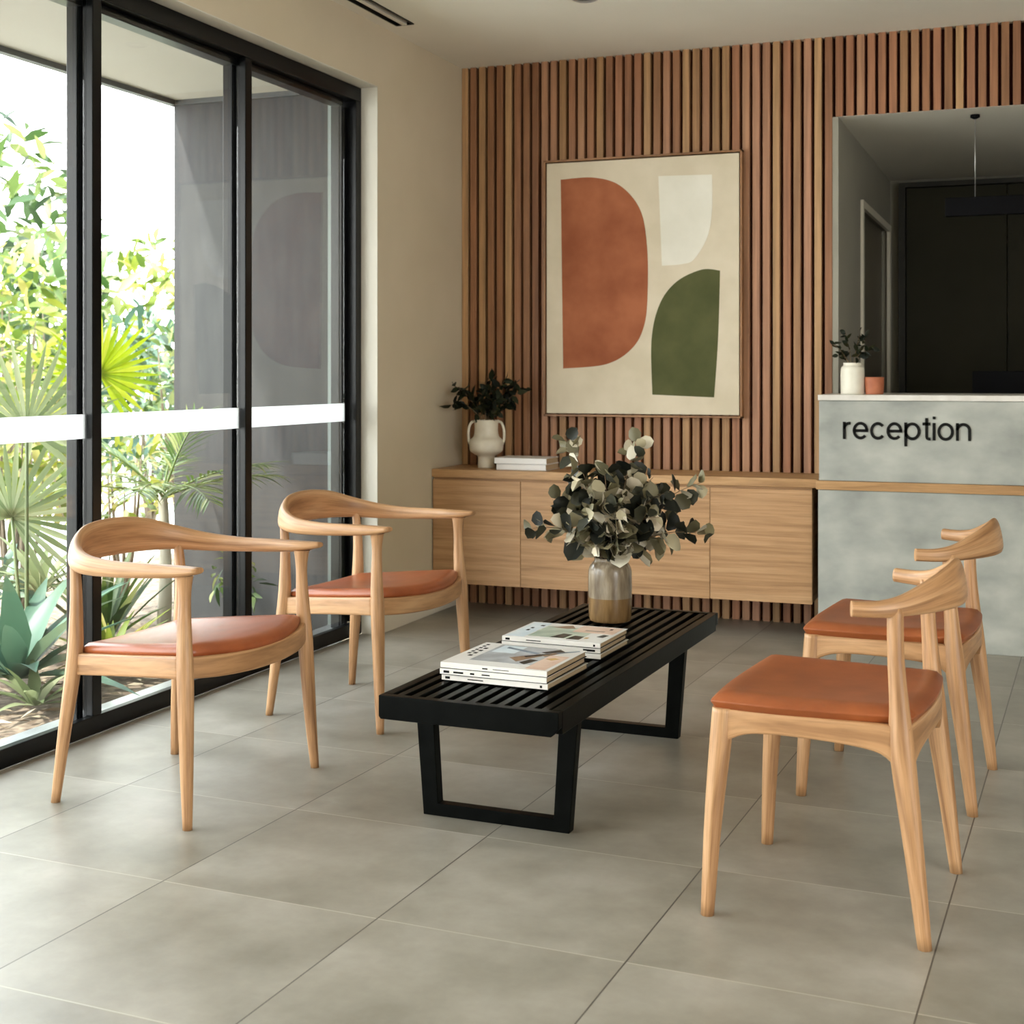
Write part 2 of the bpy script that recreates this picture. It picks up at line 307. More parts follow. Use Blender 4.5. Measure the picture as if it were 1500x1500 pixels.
def limb(bm, P, n_=14, m_=14, power=2.0):
    """near vertical tapered leg, P: (x,y,z,dx,dy)"""
    RG = []
    for i in range(m_):
        s = cr_interp(P, i/(m_-1)); ring = []
        for j in range(n_):
            th = 2*PI*j/n_; cs, sn = math.cos(th), math.sin(th)
            ring.append(Vector((s[0]+s[3]/2*math.copysign(abs(cs)**(2/power), cs), s[1]+s[4]/2*math.copysign(abs(sn)**(2/power), sn), s[2])))
        RG.append(ring)
    rings(bm, RG); return bm
def lathe(prof, n_=40, cap=False):
    bm = bmesh.new(); RG = [[Vector((r*math.cos(2*PI*j/n_), r*math.sin(2*PI*j/n_), z)) for j in range(n_)] for r, z in prof]
    rings(bm, RG, cap=True); return bm
def smooth_prof(P, m_=40): return [tuple(cr_interp(P, i/(m_-1))) for i in range(m_)]
def copy_tree(o, parent=None):
    c = o.copy(); COL.objects.link(c)
    if parent: c.parent = parent
    for ch in [x for x in bpy.data.objects if x.parent == o]: copy_tree(ch, c)
    return c
def prism(bm, poly, z0, z1, place=lambda x, y, z: (x, y, z)):
    a = [bm.verts.new(place(x, y, z0)) for x, y in poly]; b_ = [bm.verts.new(place(x, y, z1)) for x, y in poly]
    bm.faces.new(a); bm.faces.new(b_); n_ = len(poly)
    for i in range(n_): bm.faces.new((a[i], a[(i+1) % n_], b_[(i+1) % n_], b_[i]))
    return bm

# ------------------------------------------------------------------ the room
WX, BY, CZ = -2.87, 6.70, 2.81          # left wall face, slat face, ceiling height
RX, RY = 4.2, -3.6                       # right wall, rear wall
struct('floor', B((-2.95, RX, RY, 6.80, -0.10, 0.0)), 'tiles')
cb = B((-3.25, RX, RY-0.2, 5.0, CZ, CZ+0.15), (-3.25, -2.805, 5.0, 5.775, CZ, CZ+0.15), (-2.705, RX, 5.0, 5.775, CZ, CZ+0.15), (-2.805, -2.705, 5.0, 5.775, CZ+0.1, CZ+0.15), (-3.25, RX, 5.775, 9.6, CZ, CZ+0.15))
struct('ceiling', cb, 'ceil')
bm = B((-3.12, WX, 5.717, 6.9, -0.1, CZ), (-3.15, WX, RY-0.2, 5.717, 2.525, CZ), (-3.15, WX, RY-0.2, -2.3, -0.1, 2.525))
struct('wall_left', bm, 'plaster')
struct('trim_1', B((WX-0.0815, WX+0.0012, 5.7125, 5.7165, 0, 2.5255), (WX-0.0815, WX+0.0012, -2.2, 5.7165, 2.5215, 2.5245)), 'reveal')
struct('baseboard_left', B((WX, WX+0.012, 5.73, 6.745, 0, 0.088)), 'trim', bevel=0.002)
struct('wall_right', B((RX, RX+0.2, RY-0.2, -2.6, -0.1, CZ), (RX, RX+0.2, 0.8, 9.6, -0.1, CZ), (RX, RX+0.2, -2.6, 0.8, 2.45, CZ)), 'plaster')  # its opening is added to let in soft fill light
struct('wall_rear', B((-3.25, RX, RY-0.2, RY, -0.1, CZ)), 'plaster')
struct('window_10', B((RX+0.06, RX+0.12, -2.6, -2.52, 0, 2.45), (RX+0.06, RX+0.12, 0.72, 0.8, 0, 2.45), (RX+0.06, RX+0.12, -0.94, -0.86, 0, 2.45), (RX+0.06, RX+0.12, -2.6, 0.8, 2.37, 2.45)), 'black_metal')  # frame of the added fill-light opening, never in view

# slatted feature wall: backing and slats as one wall
OX, OZ = -0.942, 2.426
bm = B((-2.87, OX-0.02, 6.75, 6.80, 0, CZ), (OX-0.02, 3.0, 6.75, 6.80, OZ+0.002, CZ), (3.0, RX, 6.75, 6.8, 0, CZ))
wall = struct('wall_back', bm, 'backing')
bm = bmesh.new(); box(bm, -2.868, -2.835, BY, 6.75, 0.0, CZ)
x = -2.822; rnd = random.Random(3)
while x < RX-0.05:
    w = 0.034+rnd.uniform(-0.001, 0.001); dy = rnd.uniform(0, 0.003)
    if x+w < OX+0.001: box(bm, x, x+w, BY+dy, 6.75, 0.0, CZ)
    elif x < 3.0: box(bm, x, x+w, BY+dy, 6.75, OZ, CZ)
    else: box(bm, x, x+w, BY+dy, 6.75, 0, CZ)
    x += 0.0497
struct('wall_slats', bm, 'slat', bevel=0.002).parent = wall

# back office seen through the opening
struct('wall_office_left', B((OX-0.018, OX+0.022, BY+0.004, 7.59, 0, OZ), (OX-0.018, OX+0.022, 8.94, 9.2, 0, OZ), (OX-0.018, OX+0.022, 7.59, 8.94, 2.1, OZ)), 'room_grey')
struct('ceiling_office', B((OX+0.022, 2.96, BY+0.004, 6.80, OZ-0.0005, OZ+0.0005), (OX+0.022, 2.96, 6.80, 9.2, OZ-0.0005, OZ+0.05)), 'ceil')
struct('floor_office', B((OX-0.1, 3.0, 6.8, 9.2, -0.1, -0.001)), 'tiles')
struct('wall_office_right', B((2.96, 3.0, BY+0.004, 9.2, 0, OZ)), 'room_grey')
wb = struct('wall_office_back', B((OX-0.018, 3.0, 9.06, 9.2, 0, OZ)), 'room_grey')
d = tag(obj('door_1', B((-0.985, -0.961, 7.5, 9.0, 0, 2.2)), 'door_paint'), kind='structure')
obj('door_frame', B((-0.925, -0.905, 7.55, 7.60, 0, 2.13), (-0.925, -0.905, 8.91, 8.97, 0, 2.13), (-0.925, -0.905, 7.60, 8.91, 2.09, 2.13)), 'trim', d)
joinery = thing('storage_cupboard', 'dark olive full-height cupboard doors at the back of the office behind the reception', 'cupboard', (0, 9.0, 0))
obj('surround', B((-0.82, 2.9, -0.02, 0.05, 0, 0.06), (-0.86, -0.82, -0.03, 0.05, 0.0, 2.40), (-0.82, 2.9, -0.03, 0.05, 2.37, 2.40)), 'panel_frame', joinery)
xx = -0.815
for wd in (0.60, 0.60, 0.60, 0.60, 0.60, 0.60):
    obj('door', B((xx, xx+wd-0.008, -0.005, 0.03, 0.065, 2.365)), 'panel_dark', joinery, bevel=0.002); xx += wd

# ------------------------------------------------------------------ sliding windows on the left
FX = -2.95
tr = struct('trim_2', B((FX-0.03, FX, -2.3, 5.711, 0, 0.062), (FX-0.10, FX-0.03, -2.3, 5.711, 0, 0.02), (FX-0.10, FX, -2.3, 5.711, 2.455, 2.5205), (FX-0.10, FX, 5.66, 5.711, 0.062, 2.455)), 'black_metal', bevel=0.003)
struct('trim_3', B((FX-0.05, FX-0.034, -2.3, 5.66, 0.02, 0.045), (FX-0.16, FX-0.062, -2.3, 5.717, 0.0, 0.034)), 'silver')
edges = [5.66, 4.771, 3.83, 2.89, 1.95, 1.01, 0.07, -0.87, -1.81, -2.3]
for i in range(len(edges)-1):
    y1, y0 = edges[i], edges[i+1]
    bm = B((FX-0.030, FX-0.002, y0-0.048, y0, 0.062, 2.455), (FX-0.052, FX-0.030, y0-0.040, y0-0.006, 0.045, 2.455), (FX-0.10, FX-0.056, y0-0.048, y0-0.004, 0.04, 2.455),
           (FX-0.10, FX-0.04, y0, y1-0.05, 2.425, 2.455), (FX-0.10, FX-0.056, y1-0.06, y1-0.05, 0.04, 2.455))
    if i == 0: box(bm, FX-0.10, FX-0.046, 5.605, 5.66, 0.04, 2.425)
    w_ = struct('window_%d' % (i+1), bm, 'black_metal', bevel=0.003)
    obj('glass_pane', B((FX-0.044, FX-0.038, y0-0.002, y1-0.046, 0.045, 2.44)), 'glass', w_)
    obj('safety_strip', B((FX-0.0372, FX-0.0366, y0-0.001, y1-0.044, 0.985, 1.066)), 'decal', w_)

# exterior of the building
struct('ground', B((-60, -3.10, -30, 60, -0.22, -0.12)), 'paving')
struct('wall_outer_return', B((-3.124, -3.052, 5.708, 5.7165, -0.1, 2.56), (-3.19, -3.152, -30, 5.73, 2.521, 3.2)), 'outer_grey')
struct('wall_outer_fin', B((-4.05, -3.126, 5.82, 6.05, -0.12, 2.56)), 'fin')
struct('trim_4', B((-4.03, -3.05, -8, 5.9, 2.56, 2.75)), 'soffit')
struct('trim_5', B((-4.07, -4.03, -8, 6.0, 2.535, 2.95), (-4.06, -3.19, 5.80, 5.82, 2.535, 2.56)), 'dark_metal')

# ceiling fittings
t = thing('air_vent', 'black two-slot linear air vent in the ceiling above the window wall', 'vent', (-2.755, 5.0, CZ))
obj('frame', B((-0.045, 0.045, 0.0, 0.006, -0.003, 0.06), (-0.045, 0.045, 0.764, 0.77, -0.003, 0.06), (-0.045, -0.040, 0, 0.77, -0.003, 0.06), (0.040, 0.045, 0, 0.77, -0.003, 0.06)), 'black_metal', t)
obj('slot_divider', B((-0.010, 0.012, 0.006, 0.764, -0.003, 0.03)), 'trim', t)
obj('housing', B((-0.04, 0.04, 0.006, 0.764, 0.055, 0.06)), 'black', t)
t = thing('ceiling_downlight', 'round recessed ceiling downlight above the sideboard at the top edge', 'downlight', (-1.84, 5.64, CZ))
bm = lathe([(0.05, 0.0), (0.056, -0.004), (0.046, -0.008), (0.040, -0.004), (0.038, 0.0)], 28); obj('rim', bm, 'silver', t, smooth=True)

# ------------------------------------------------------------------ sideboard
CX0, CX1, CY = -2.868, -0.988, 6.32
sb = thing('floating_sideboard', 'long wall-hung light oak sideboard with four plain doors under the painting', 'sideboard', (CX0, CY, 0.155))
def lb(x0, x1, y0, y1, z0, z1, **k): return B((x0-CX0, x1-CX0, y0-CY, y1-CY, z0-0.155, z1-0.155), **k)
obj('carcass', lb(CX0+0.002, CX1, CY+0.022, 6.698, 0.160, 0.683), 'cab', sb)
for i in range(4):
    a = CX0+0.003+i*0.4705; obj('door', lb(a+0.0012, a+0.4705-0.0012, CY, CY+0.020, 0.157, 0.674, axis=0), 'cab', sb, bevel=0.0015)
wt = obj('oak_worktop', B((CX0, CX1+0.028, CY-0.004, 6.699, 0.685, 0.725)), 'top_oak', bevel=0.002)
tag(wt, 'oak worktop slab running along the top of the wall-hung sideboard', 'worktop')

# ------------------------------------------------------------------ reception counter
rc = thing('reception_counter', 'grey concrete reception counter with an oak band and pale stone top', 'counter', (-0.955, 6.25, 0))
obj('lower_panel', B((0.008, 3.9, 0, 0.40, 0, 0.684)), 'concrete', rc, bevel=0.003)
obj('upper_panel', B((0.012, 3.9, 0.0, 0.40, 0.726, 1.082)), 'concrete', rc, bevel=0.003)
obj('timber_band', B((-0.0002, 3.9, -0.006, 0.40, 0.685, 0.725)), 'top_oak', rc, bevel=0.002)
obj('stone_top', B((0.008, 3.9, -0.008, 0.446, 1.083, 1.108), (0.040, 3.9, 0.446, 0.70, 1.083, 1.108)), 'stone_top', rc, bevel=0.002)
obj('inner_panel', B((0.040, 3.9, 0.47, 0.68, 0, 1.082)), 'room_grey', rc)

# reception lettering, drawn as strokes of one width (x-height 1)
def arc(cx, cy, rx, ry, a0, a1, k=26): return [(cx+rx*math.cos(R(a0+(a1-a0)*i/k)), cy+ry*math.sin(R(a0+(a1-a0)*i/k))) for i in range(k+1)]
SW = 0.172
def stroke(bm, pts, w=SW, depth=0.004, S=1, ox=0):
    n_ = len(pts); Lf, Rt = [], []
    for i, p in enumerate(pts):
        a = Vector(pts[max(i-1, 0)]); b_ = Vector(pts[min(i+1, n_-1)]); T = (b_-a).normalized(); N = Vector((-T.y, T.x))*w/2
        Lf.append((p[0]+N.x, p[1]+N.y)); Rt.append((p[0]-N.x, p[1]-N.y))
    F = [[bm.verts.new(((x_+ox)*S, y_, z_*S)) for x_, z_ in q] for q in (Lf, Rt) for y_ in (0, -depth)]
    l0, l1, r0, r1 = F
    for i in range(n_-1):
        bm.faces.new((l1[i], l1[i+1], r1[i+1], r1[i])); bm.faces.new((l0[i], r0[i], r0[i+1], l0[i+1]))
        bm.faces.new((l0[i], l0[i+1], l1[i+1], l1[i])); bm.faces.new((r0[i], r1[i], r1[i+1], r0[i+1]))
    bm.faces.new((l0[0], l1[0], r1[0], r0[0])); bm.faces.new((l0[-1], r0[-1], r1[-1], l1[-1]))
h = SW/2; c0, rx0, ry0 = 0.5, 0.44, 0.5-h+0.01
G = {
 'r': ([[(h, 0), (h, 1)], arc(0.40, 0.60, 0.32, 0.32, 180, 92, 12)+[(0.46, 0.915)]], 0.47),
 'e': ([arc(0.45, 0.5, 0.37, ry0, 0, 318, 40), [(0.10, 0.5), (0.895, 0.5)]], 0.90),
 'c': ([arc(0.45, 0.5, 0.37, ry0, 40, 320, 36)], 0.84),
 'p': ([[(h, -0.36), (h, 1)], arc(0.46, 0.5, 0.385, ry0, 0, 360, 44)], 0.92),
 't': ([[(0.24, 1.27), (0.24, 0.22), (0.27, 0.12), (0.34, 0.08), (0.46, 0.085)], [(0.0, 0.93), (0.46, 0.93)]], 0.46),
 'i': ([[(h, 0), (h, 1)], [(h, 1.20), (h, 1.36)]], 0.16),
 'o': ([arc(0.46, 0.5, 0.38, ry0, 0, 360, 44)], 0.92),
 'n': ([[(h, 0), (h, 1)], arc(0.42, 0.58, 0.34, 0.345, 180, 0, 20)+[(0.76, 0)]], 0.84),
}
sign = thing('reception_lettering', 'black lowercase word reception fixed to the front of the concrete counter', 'sign', (-0.838, 6.2499, 0.912))
XH = 0.0765; pen = 0
for ch in 'reception':
    st, adv = G[ch]; bm = bmesh.new()
    for s_ in st: stroke(bm, s_, S=XH, ox=pen)
    obj('letter', bm, 'ink', sign); pen += adv+0.115
sign.scale = (0.540/((pen-0.115)*XH), 1, 1)

# ------------------------------------------------------------------ painting
AX0, AX1, AZ0, AZ1 = -2.395, -1.372, 0.985, 2.290
pt = thing('abstract_painting', 'large framed abstract painting with rust, white and olive shapes on the slatted wall', 'painting', (AX0, 6.699, AZ0))
w_, h_ = AX1-AX0, AZ1-AZ0
obj('frame', B((0, 0.010, -0.048, 0, 0, h_), (w_-0.010, w_, -0.048, 0, 0, h_), (0, w_, -0.048, 0, 0, 0.010), (0, w_, -0.048, 0, h_-0.010, h_)), 'frame_wood', pt, bevel=0.001)
obj('canvas', B((0.016, w_-0.016, -0.040, -0.004, 0.016, h_-0.016)), 'canvas', pt)
def closed_cr(P, k=10):
    n_ = len(P); out = []
    for i in range(n_):
        p0, p1, p2, p3 = P[i-1], P[i], P[(i+1) % n_], P[(i+2) % n_]
        if len(p1) > 2: out.append(p1[:2]);
        if len(p1) > 2 and len(p2) > 2: continue
        for j in range(0 if len(p1) == 2 else 1, k):
            u = j/k; out.append(tuple(0.5*((2*b_)+(-a+c)*u+(2*a-5*b_+4*c-d_)*u*u+(-a+3*b_-3*c+d_)*u**3) for a, b_, c, d_ in zip(p0[:2] if len(p1) == 2 else p1[:2], p1[:2], p2[:2], p3[:2] if len(p2) == 2 else p2[:2])))
    return out
def paint(P, mat, label):
    poly = [(x_-AX0, z_-AZ0) for x_, z_ in closed_cr(P)]
    bm = bmesh.new(); prism(bm, poly, -0.0415, -0.039, lambda x_, z_, y_: (x_, y_, z_)); o = obj('painted_shape', bm, mat, pt); o['label'] = label
paint([(-2.303, 2.190, 1), (-2.13, 2.192), (-1.99, 2.145), (-1.885, 2.02), (-1.850, 1.84), (-1.846, 1.62), (-1.862, 1.45), (-1.925, 1.33), (-2.06, 1.25), (-2.29, 1.228, 1)], 'terra', 'rust red half-round shape')
paint([(-1.822, 1.098, 1), (-1.511, 1.086, 1), (-1.492, 1.361), (-1.481, 1.705, 1), (-1.573, 1.712), (-1.70, 1.655), (-1.785, 1.545), (-1.826, 1.37)], 'olive', 'olive green quarter-round shape')
paint([(-1.791, 2.182, 1), (-1.521, 2.176, 1), (-1.521, 2.0), (-1.545, 1.87), (-1.61, 1.765), (-1.67, 1.742), (-1.773, 1.737, 1)], 'offwhite', 'white rounded shape')

# ------------------------------------------------------------------ armchairs
def make_armchair(label, loc, rz):
    t = thing('armchair', label, 'chair', loc, rz, 'round-backed oak armchairs by the window')
    for s in (-1, 1):
        # front leg continues up to the arm
        obj('leg', limb(bmesh.new(), [(0.243, s*0.316, 0, 0.026, 0.026), (0.233, s*0.306, 0.16, 0.037, 0.036), (0.222, s*0.297, 0.38, 0.047, 0.044), (0.215, s*0.292, 0.50, 0.042, 0.038), (0.213, s*0.288, 0.60, 0.034, 0.033), (0.213, s*0.288, 0.655, 0.045, 0.042), (0.213, s*0.290, 0.664, 0.056, 0.048)], m_=26), 'oak', t)
        obj('leg', limb(bmesh.new(), [(-0.243, s*0.268, 0, 0.026, 0.026), (-0.225, s*0.255, 0.18, 0.037, 0.036), (-0.200, s*0.240, 0.40, 0.046, 0.044), (-0.196, s*0.238, 0.52, 0.038, 0.038), (-0.198, s*0.236, 0.60, 0.034, 0.032), (-0.204, s*0.234, 0.668, 0.030, 0.028)], m_=22), 'oak', t)
    # one continuous arm and back rail
    P = [(0.266, 0.302, 0.681, 0.046, 0.018, 0), (0.20, 0.298, 0.675, 0.056, 0.032, 0), (0.10, 0.302, 0.672, 0.044, 0.040, 0), (-0.02, 0.300, 0.670, 0.037, 0.046, 0.0),
         (-0.13, 0.280, 0.675, 0.036, 0.058, 0.06), (-0.215, 0.222, 0.691, 0.036, 0.078, 0.12), (-0.268, 0.125, 0.707, 0.028, 0.108, 0.15), (-0.285, 0.0, 0.711, 0.023, 0.118, 0.14)]
    P = P+[(p[0], -p[1], p[2], p[3], p[4], p[5]) for p in P[-2::-1]]
    obj('arm_and_back_rail', sweep(bmesh.new(), P, n_=20, m_=90, power=2.35, round_ends=0.006), 'oak', t)
    sl = lambda x_: 0.432+0.085*x_                                   # seat plane slopes back
    for s in (-1, 1):
        obj('side_rail', sweep(bmesh.new(), [(-0.195, s*0.237, sl(-0.2)-0.030, 0.022, 0.060, 0), (0.0, s*0.265, sl(0.0)-0.030, 0.022, 0.058, 0), (0.215, s*0.292, sl(0.2)-0.030, 0.022, 0.060, 0)], power=7, m_=12, n_=20), 'oak', t)
    fr_pts = [(0.216, 0.290), (0.255, 0.20), (0.275, 0.10), (0.281, 0), (0.275, -0.10), (0.255, -0.20), (0.216, -0.290)]
    obj('front_rail', sweep(bmesh.new(), [(x_, y_, 0.418-0.012*(1-(y_/0.29)**2), 0.022, 0.058, 0) for x_, y_ in fr_pts], power=7, m_=30, n_=20), 'oak', t)
    obj('back_seat_rail', sweep(bmesh.new(), [(-0.200, 0.236, sl(-0.2)-0.030, 0.022, 0.056, 0), (-0.222, 0, sl(-0.2)-0.030, 0.022, 0.056, 0), (-0.200, -0.236, sl(-0.2)-0.030, 0.022, 0.056, 0)], power=7, m_=14, n_=20), 'oak', t)
    # leather pad: outline grid with rolled edge, slightly dished
    bm = bmesh.new(); uvl(bm); N = 26; V = {}
    def outline(u, v):      # u back..front, v side..side in -1..1
        w0 = 0.238+(0.292-0.238)*(u+1)/2
        bow = 0.066*(1-v*v); back = -0.195-0.022*(1-v*v); x_ = back+(0.222+bow-back)*(u+1)/2
        return x_, v*(w0-0.002)
    def sq(a, b_):
        # square-to-rounded mapping, corners rounded slightly
        return a*math.sqrt(1-0.10*b_*b_), b_*math.sqrt(1-0.10*a*a)
    for layer in (0, 1):
        for i in range(N+1):
            for j in range(N+1):
                a, b_ = sq(i/N*2-1, j/N*2-1); x_, y_ = outline(a, b_)
                e_ = max(abs(i/N*2-1), abs(j/N*2-1)); roll = max(0, (e_-0.86)/0.14)
                z_ = sl(x_) + (0.030-0.020*(1-(b_*b_))*(1-a*a*0.5) - 0.016*roll**2.2 if layer == 0 else -0.003-0.016*max(0, a)*(1-b_*b_))
                if x_ > 0.2: z_ -= 0.10*(x_-0.2)
                V[layer, i, j] = bm.verts.new((x_, y_, z_))
    for i in range(N):
        for j in range(N):
            for layer in (0, 1):
                q = [V[layer, i, j], V[layer, i+1, j], V[layer, i+1, j+1], V[layer, i, j+1]]
                bm.faces.new(q if layer == 0 else q[::-1]).smooth = True
    for k in range(N):
        for a, b_ in (((k, 0), (k+1, 0)), ((k, N), (k+1, N)), ((0, k), (0, k+1)), ((N, k), (N, k+1))):
            bm.faces.new((V[0, a[0], a[1]], V[0, b_[0], b_[1]], V[1, b_[0], b_[1]], V[1, a[0], a[1]])).smooth = True
    obj('seat', bm, 'leather_arm', t)
    return t
a1 = make_armchair('round-backed oak armchair with brown leather seat, the nearer one by the window', (-2.337, 3.415, 0), R(-2.5))
a2 = copy_tree(a1); a2.location = (-2.285, 4.480, 0); a2.rotation_euler = (0, 0, R(-5))
a2['label'] = 'round-backed oak armchair with brown leather seat, farther back, between window and black bench'

# ------------------------------------------------------------------ side chairs
def make_side_chair(label, loc, rz):
    t = thing('side_chair', label, 'chair', loc, rz, 'horn-backed oak side chairs on the right')
    for s in (-1, 1):
        obj('leg', limb(bmesh.new(), [(0.236, s*0.258, 0, 0.030, 0.030), (0.226, s*0.250, 0.20, 0.040, 0.038), (0.212, s*0.238, 0.38, 0.050, 0.046), (0.207, s*0.235, 0.459, 0.048, 0.046)], m_=14), 'oak', t)
        obj('leg', limb(bmesh.new(), [(-0.230, s*0.246, 0, 0.030, 0.030), (-0.207, s*0.240, 0.20, 0.042, 0.038), (-0.182, s*0.232, 0.40, 0.054, 0.046), (-0.175, s*0.229, 0.50, 0.042, 0.038), (-0.168, s*0.228, 0.60, 0.036, 0.033), (-0.166, s*0.226, 0.705, 0.036, 0.032)], m_=22), 'oak', t)
        P = [(-0.185, 0.415-0.012, 0.090), (-0.13, 0.425-0.012, 0.060), (0.0, 0.430-0.008, 0.048), (0.14, 0.428-0.008, 0.050), (0.21, 0.420-0.005, 0.075)]
        obj('side_rail', sweep(bmesh.new(), [(x_, s*(0.232+0.008*(x_+0.2)/0.4), 0.4585-hh/2, 0.024, hh, 0) for x_, z_, hh in P], power=6, m_=20, n_=20), 'oak', t)
    obj('front_rail', sweep(bmesh.new(), [(0.212, y_, 0.4585-hh/2, 0.024, hh, 0) for y_, z_, hh in ((0.235, 0.415, 0.075), (0.17, 0.421, 0.052), (0, 0.424, 0.044), (-0.17, 0.421, 0.052), (-0.235, 0.415, 0.075))], power=6, m_=20, n_=20), 'oak', t)
    obj('back_seat_rail', sweep(bmesh.new(), [(x_, y_, 0.4585-hh/2, 0.026, hh, 0) for x_, y_, z_, hh in ((-0.184, 0.228, 0.395, 0.11), (-0.197, 0.15, 0.405, 0.070), (-0.204, 0, 0.408, 0.058), (-0.197, -0.15, 0.405, 0.070), (-0.184, -0.228, 0.395, 0.11))], power=6, m_=24, n_=20), 'oak', t)
    P = [(-0.083, 0.272, 0.704, 0.030, 0.034, 0), (-0.135, 0.250, 0.703, 0.030, 0.036, 0), (-0.180, 0.212, 0.708, 0.032, 0.046, 0.05), (-0.226, 0.150, 0.721, 0.032, 0.070, 0.12), (-0.258, 0.075, 0.733, 0.028, 0.092, 0.18), (-0.266, 0.0, 0.737, 0.026, 0.100, 0.2)]
    P = P+[(p[0], -p[1], p[2], p[3], p[4], p[5]) for p in P[-2::-1]]
    obj('backrest', sweep(bmesh.new(), P, n_=20, m_=70, power=2.6), 'oak', t)
    # upholstered seat
    bm = bmesh.new(); uvl(bm); N = 28; V = {}
    for layer in (0, 1):
        for i in range(N+1):
            for j in range(N+1):
                a, b_ = i/N*2-1, j/N*2-1
                k = 0.13; ax, by = a*math.sqrt(1-k*b_*b_), b_*math.sqrt(1-k*a*a)
                w0 = 0.236+(0.274-0.236)*(ax+1)/2
                x_ = ax*0.234+0.014; y_ = by*w0
                e_ = max(abs(a), abs(b_)); roll = max(0, (e_-0.80)/0.20)
                top = 0.492-0.010*(1-a*a)*(1-b_*b_)+0.003*b_*b_
                if layer == 0:
                    z_ = top-0.020*roll**2.4; s_ = 1.0
                else:
                    z_ = 0.4555; s_ = 0.955 if e_ > 0.99 else 1.0
                V[layer, i, j] = bm.verts.new((x_*s_, y_*s_, z_))
    for i in range(N):
        for j in range(N):
            for layer in (0, 1):
                q = [V[layer, i, j], V[layer, i+1, j], V[layer, i+1, j+1], V[layer, i, j+1]]
                bm.faces.new(q if layer == 0 else q[::-1]).smooth = True
    for k in range(N):
        for a, b_ in (((k, 0), (k+1, 0)), ((k, N), (k+1, N)), ((0, k), (0, k+1)), ((N, k), (N, k+1))):
            bm.faces.new((V[0, a[0], a[1]], V[0, b_[0], b_[1]], V[1, b_[0], b_[1]], V[1, a[0], a[1]])).smooth = True
    o = obj('seat', bm, 'leather', t); md = o.modifiers.new('soft', 'BEVEL'); md.width = 0.007; md.segments = 4; md.limit_method = 'ANGLE'; md.angle_limit = R(40)
    return t
s1 = make_side_chair('oak side chair with brown leather seat and horn back, nearest on the right', (-0.447, 3.262, 0), R(176.0))
s2 = copy_tree(s1); s2.location = (-0.397, 4.215, 0); s2.rotation_euler = (0, 0, R(176.0))
s2['label'] = 'oak side chair with brown leather seat and horn back, farther one beside the reception counter'

# ------------------------------------------------------------------ slatted bench
BN = thing('slatted_bench', 'low black slatted bench with trapezoid frame legs in the middle of the floor', 'bench', (-1.352, 4.026, 0), R(-1.8))
HW, HL, BT = 0.252, 0.785, 0.360
def chamfer_end(y0, y1, flip):
    bm = bmesh.new(); poly = [(-HW, BT), (HW, BT), (HW, BT-0.040), (HW-0.020, BT-0.062), (-HW+0.006, BT-0.062), (-HW, BT-0.055)]
    prism(bm, poly, y0, y1, lambda x_, z_, y_: (x_, y_, z_)); return bm
obj('end_board', chamfer_end(-HL, -HL+0.028, 0), 'black_wood', BN, bevel=0.002)
obj('end_board', chamfer_end(HL-0.028, HL, 0), 'black_wood', BN, bevel=0.002)
for s in (-1, 1): obj('side_board', B((s*HW-(0.028 if s > 0 else 0), s*HW+(0.028 if s < 0 else 0), -HL+0.0285, HL-0.0285, BT-0.060, BT)), 'black_wood', BN, bevel=0.002)
ns = 11; inner = 2*(HW-0.028); pitch = inner/(ns+0.0)
for i in range(ns):
    cx = -HW+0.028+pitch*(i+0.5); obj('slat', B((cx-0.0105, cx+0.0105, -HL+0.028, HL-0.028, BT-0.040, BT-0.002)), 'black_wood', BN, bevel=0.0015)
for y_ in (-0.50, 0.0, 0.42): obj('cross_bar', B((-HW+0.028, HW-0.028, y_-0.02, y_+0.02, BT-0.060, BT-0.0405)), 'black_wood', BN)
def hoop(y0, y1, z1=BT-0.0605):
    bm = bmesh.new(); o_ = [(-0.236, z1), (-0.212, 0), (0.212, 0), (0.236, z1)]; i_ = [(-0.184, z1), (-0.168, 0.034), (0.168, 0.034), (0.184, z1)]
    O = [[bm.verts.new((x_, y_, z_)) for x_, z_ in o_] for y_ in (y0, y1)]; I = [[bm.verts.new((x_, y_, z_)) for x_, z_ in i_] for y_ in (y0, y1)]
    for k in range(3):
        bm.faces.new((O[0][k], O[0][k+1], I[0][k+1], I[0][k])); bm.faces.new((O[1][k], I[1][k], I[1][k+1], O[1][k+1]))
        bm.faces.new((O[0][k], O[1][k], O[1][k+1], O[0][k+1])); bm.faces.new((I[0][k], I[0][k+1], I[1][k+1], I[1][k]))
    for k in (0, 3): bm.faces.new((O[0][k], I[0][k], I[1][k], O[1][k]))
    return bm
obj('frame_leg', hoop(-0.602, -0.568), 'black_wood', BN, bevel=0.002)
obj('frame_leg', hoop(0.415, 0.449), 'black_wood', BN, bevel=0.002)

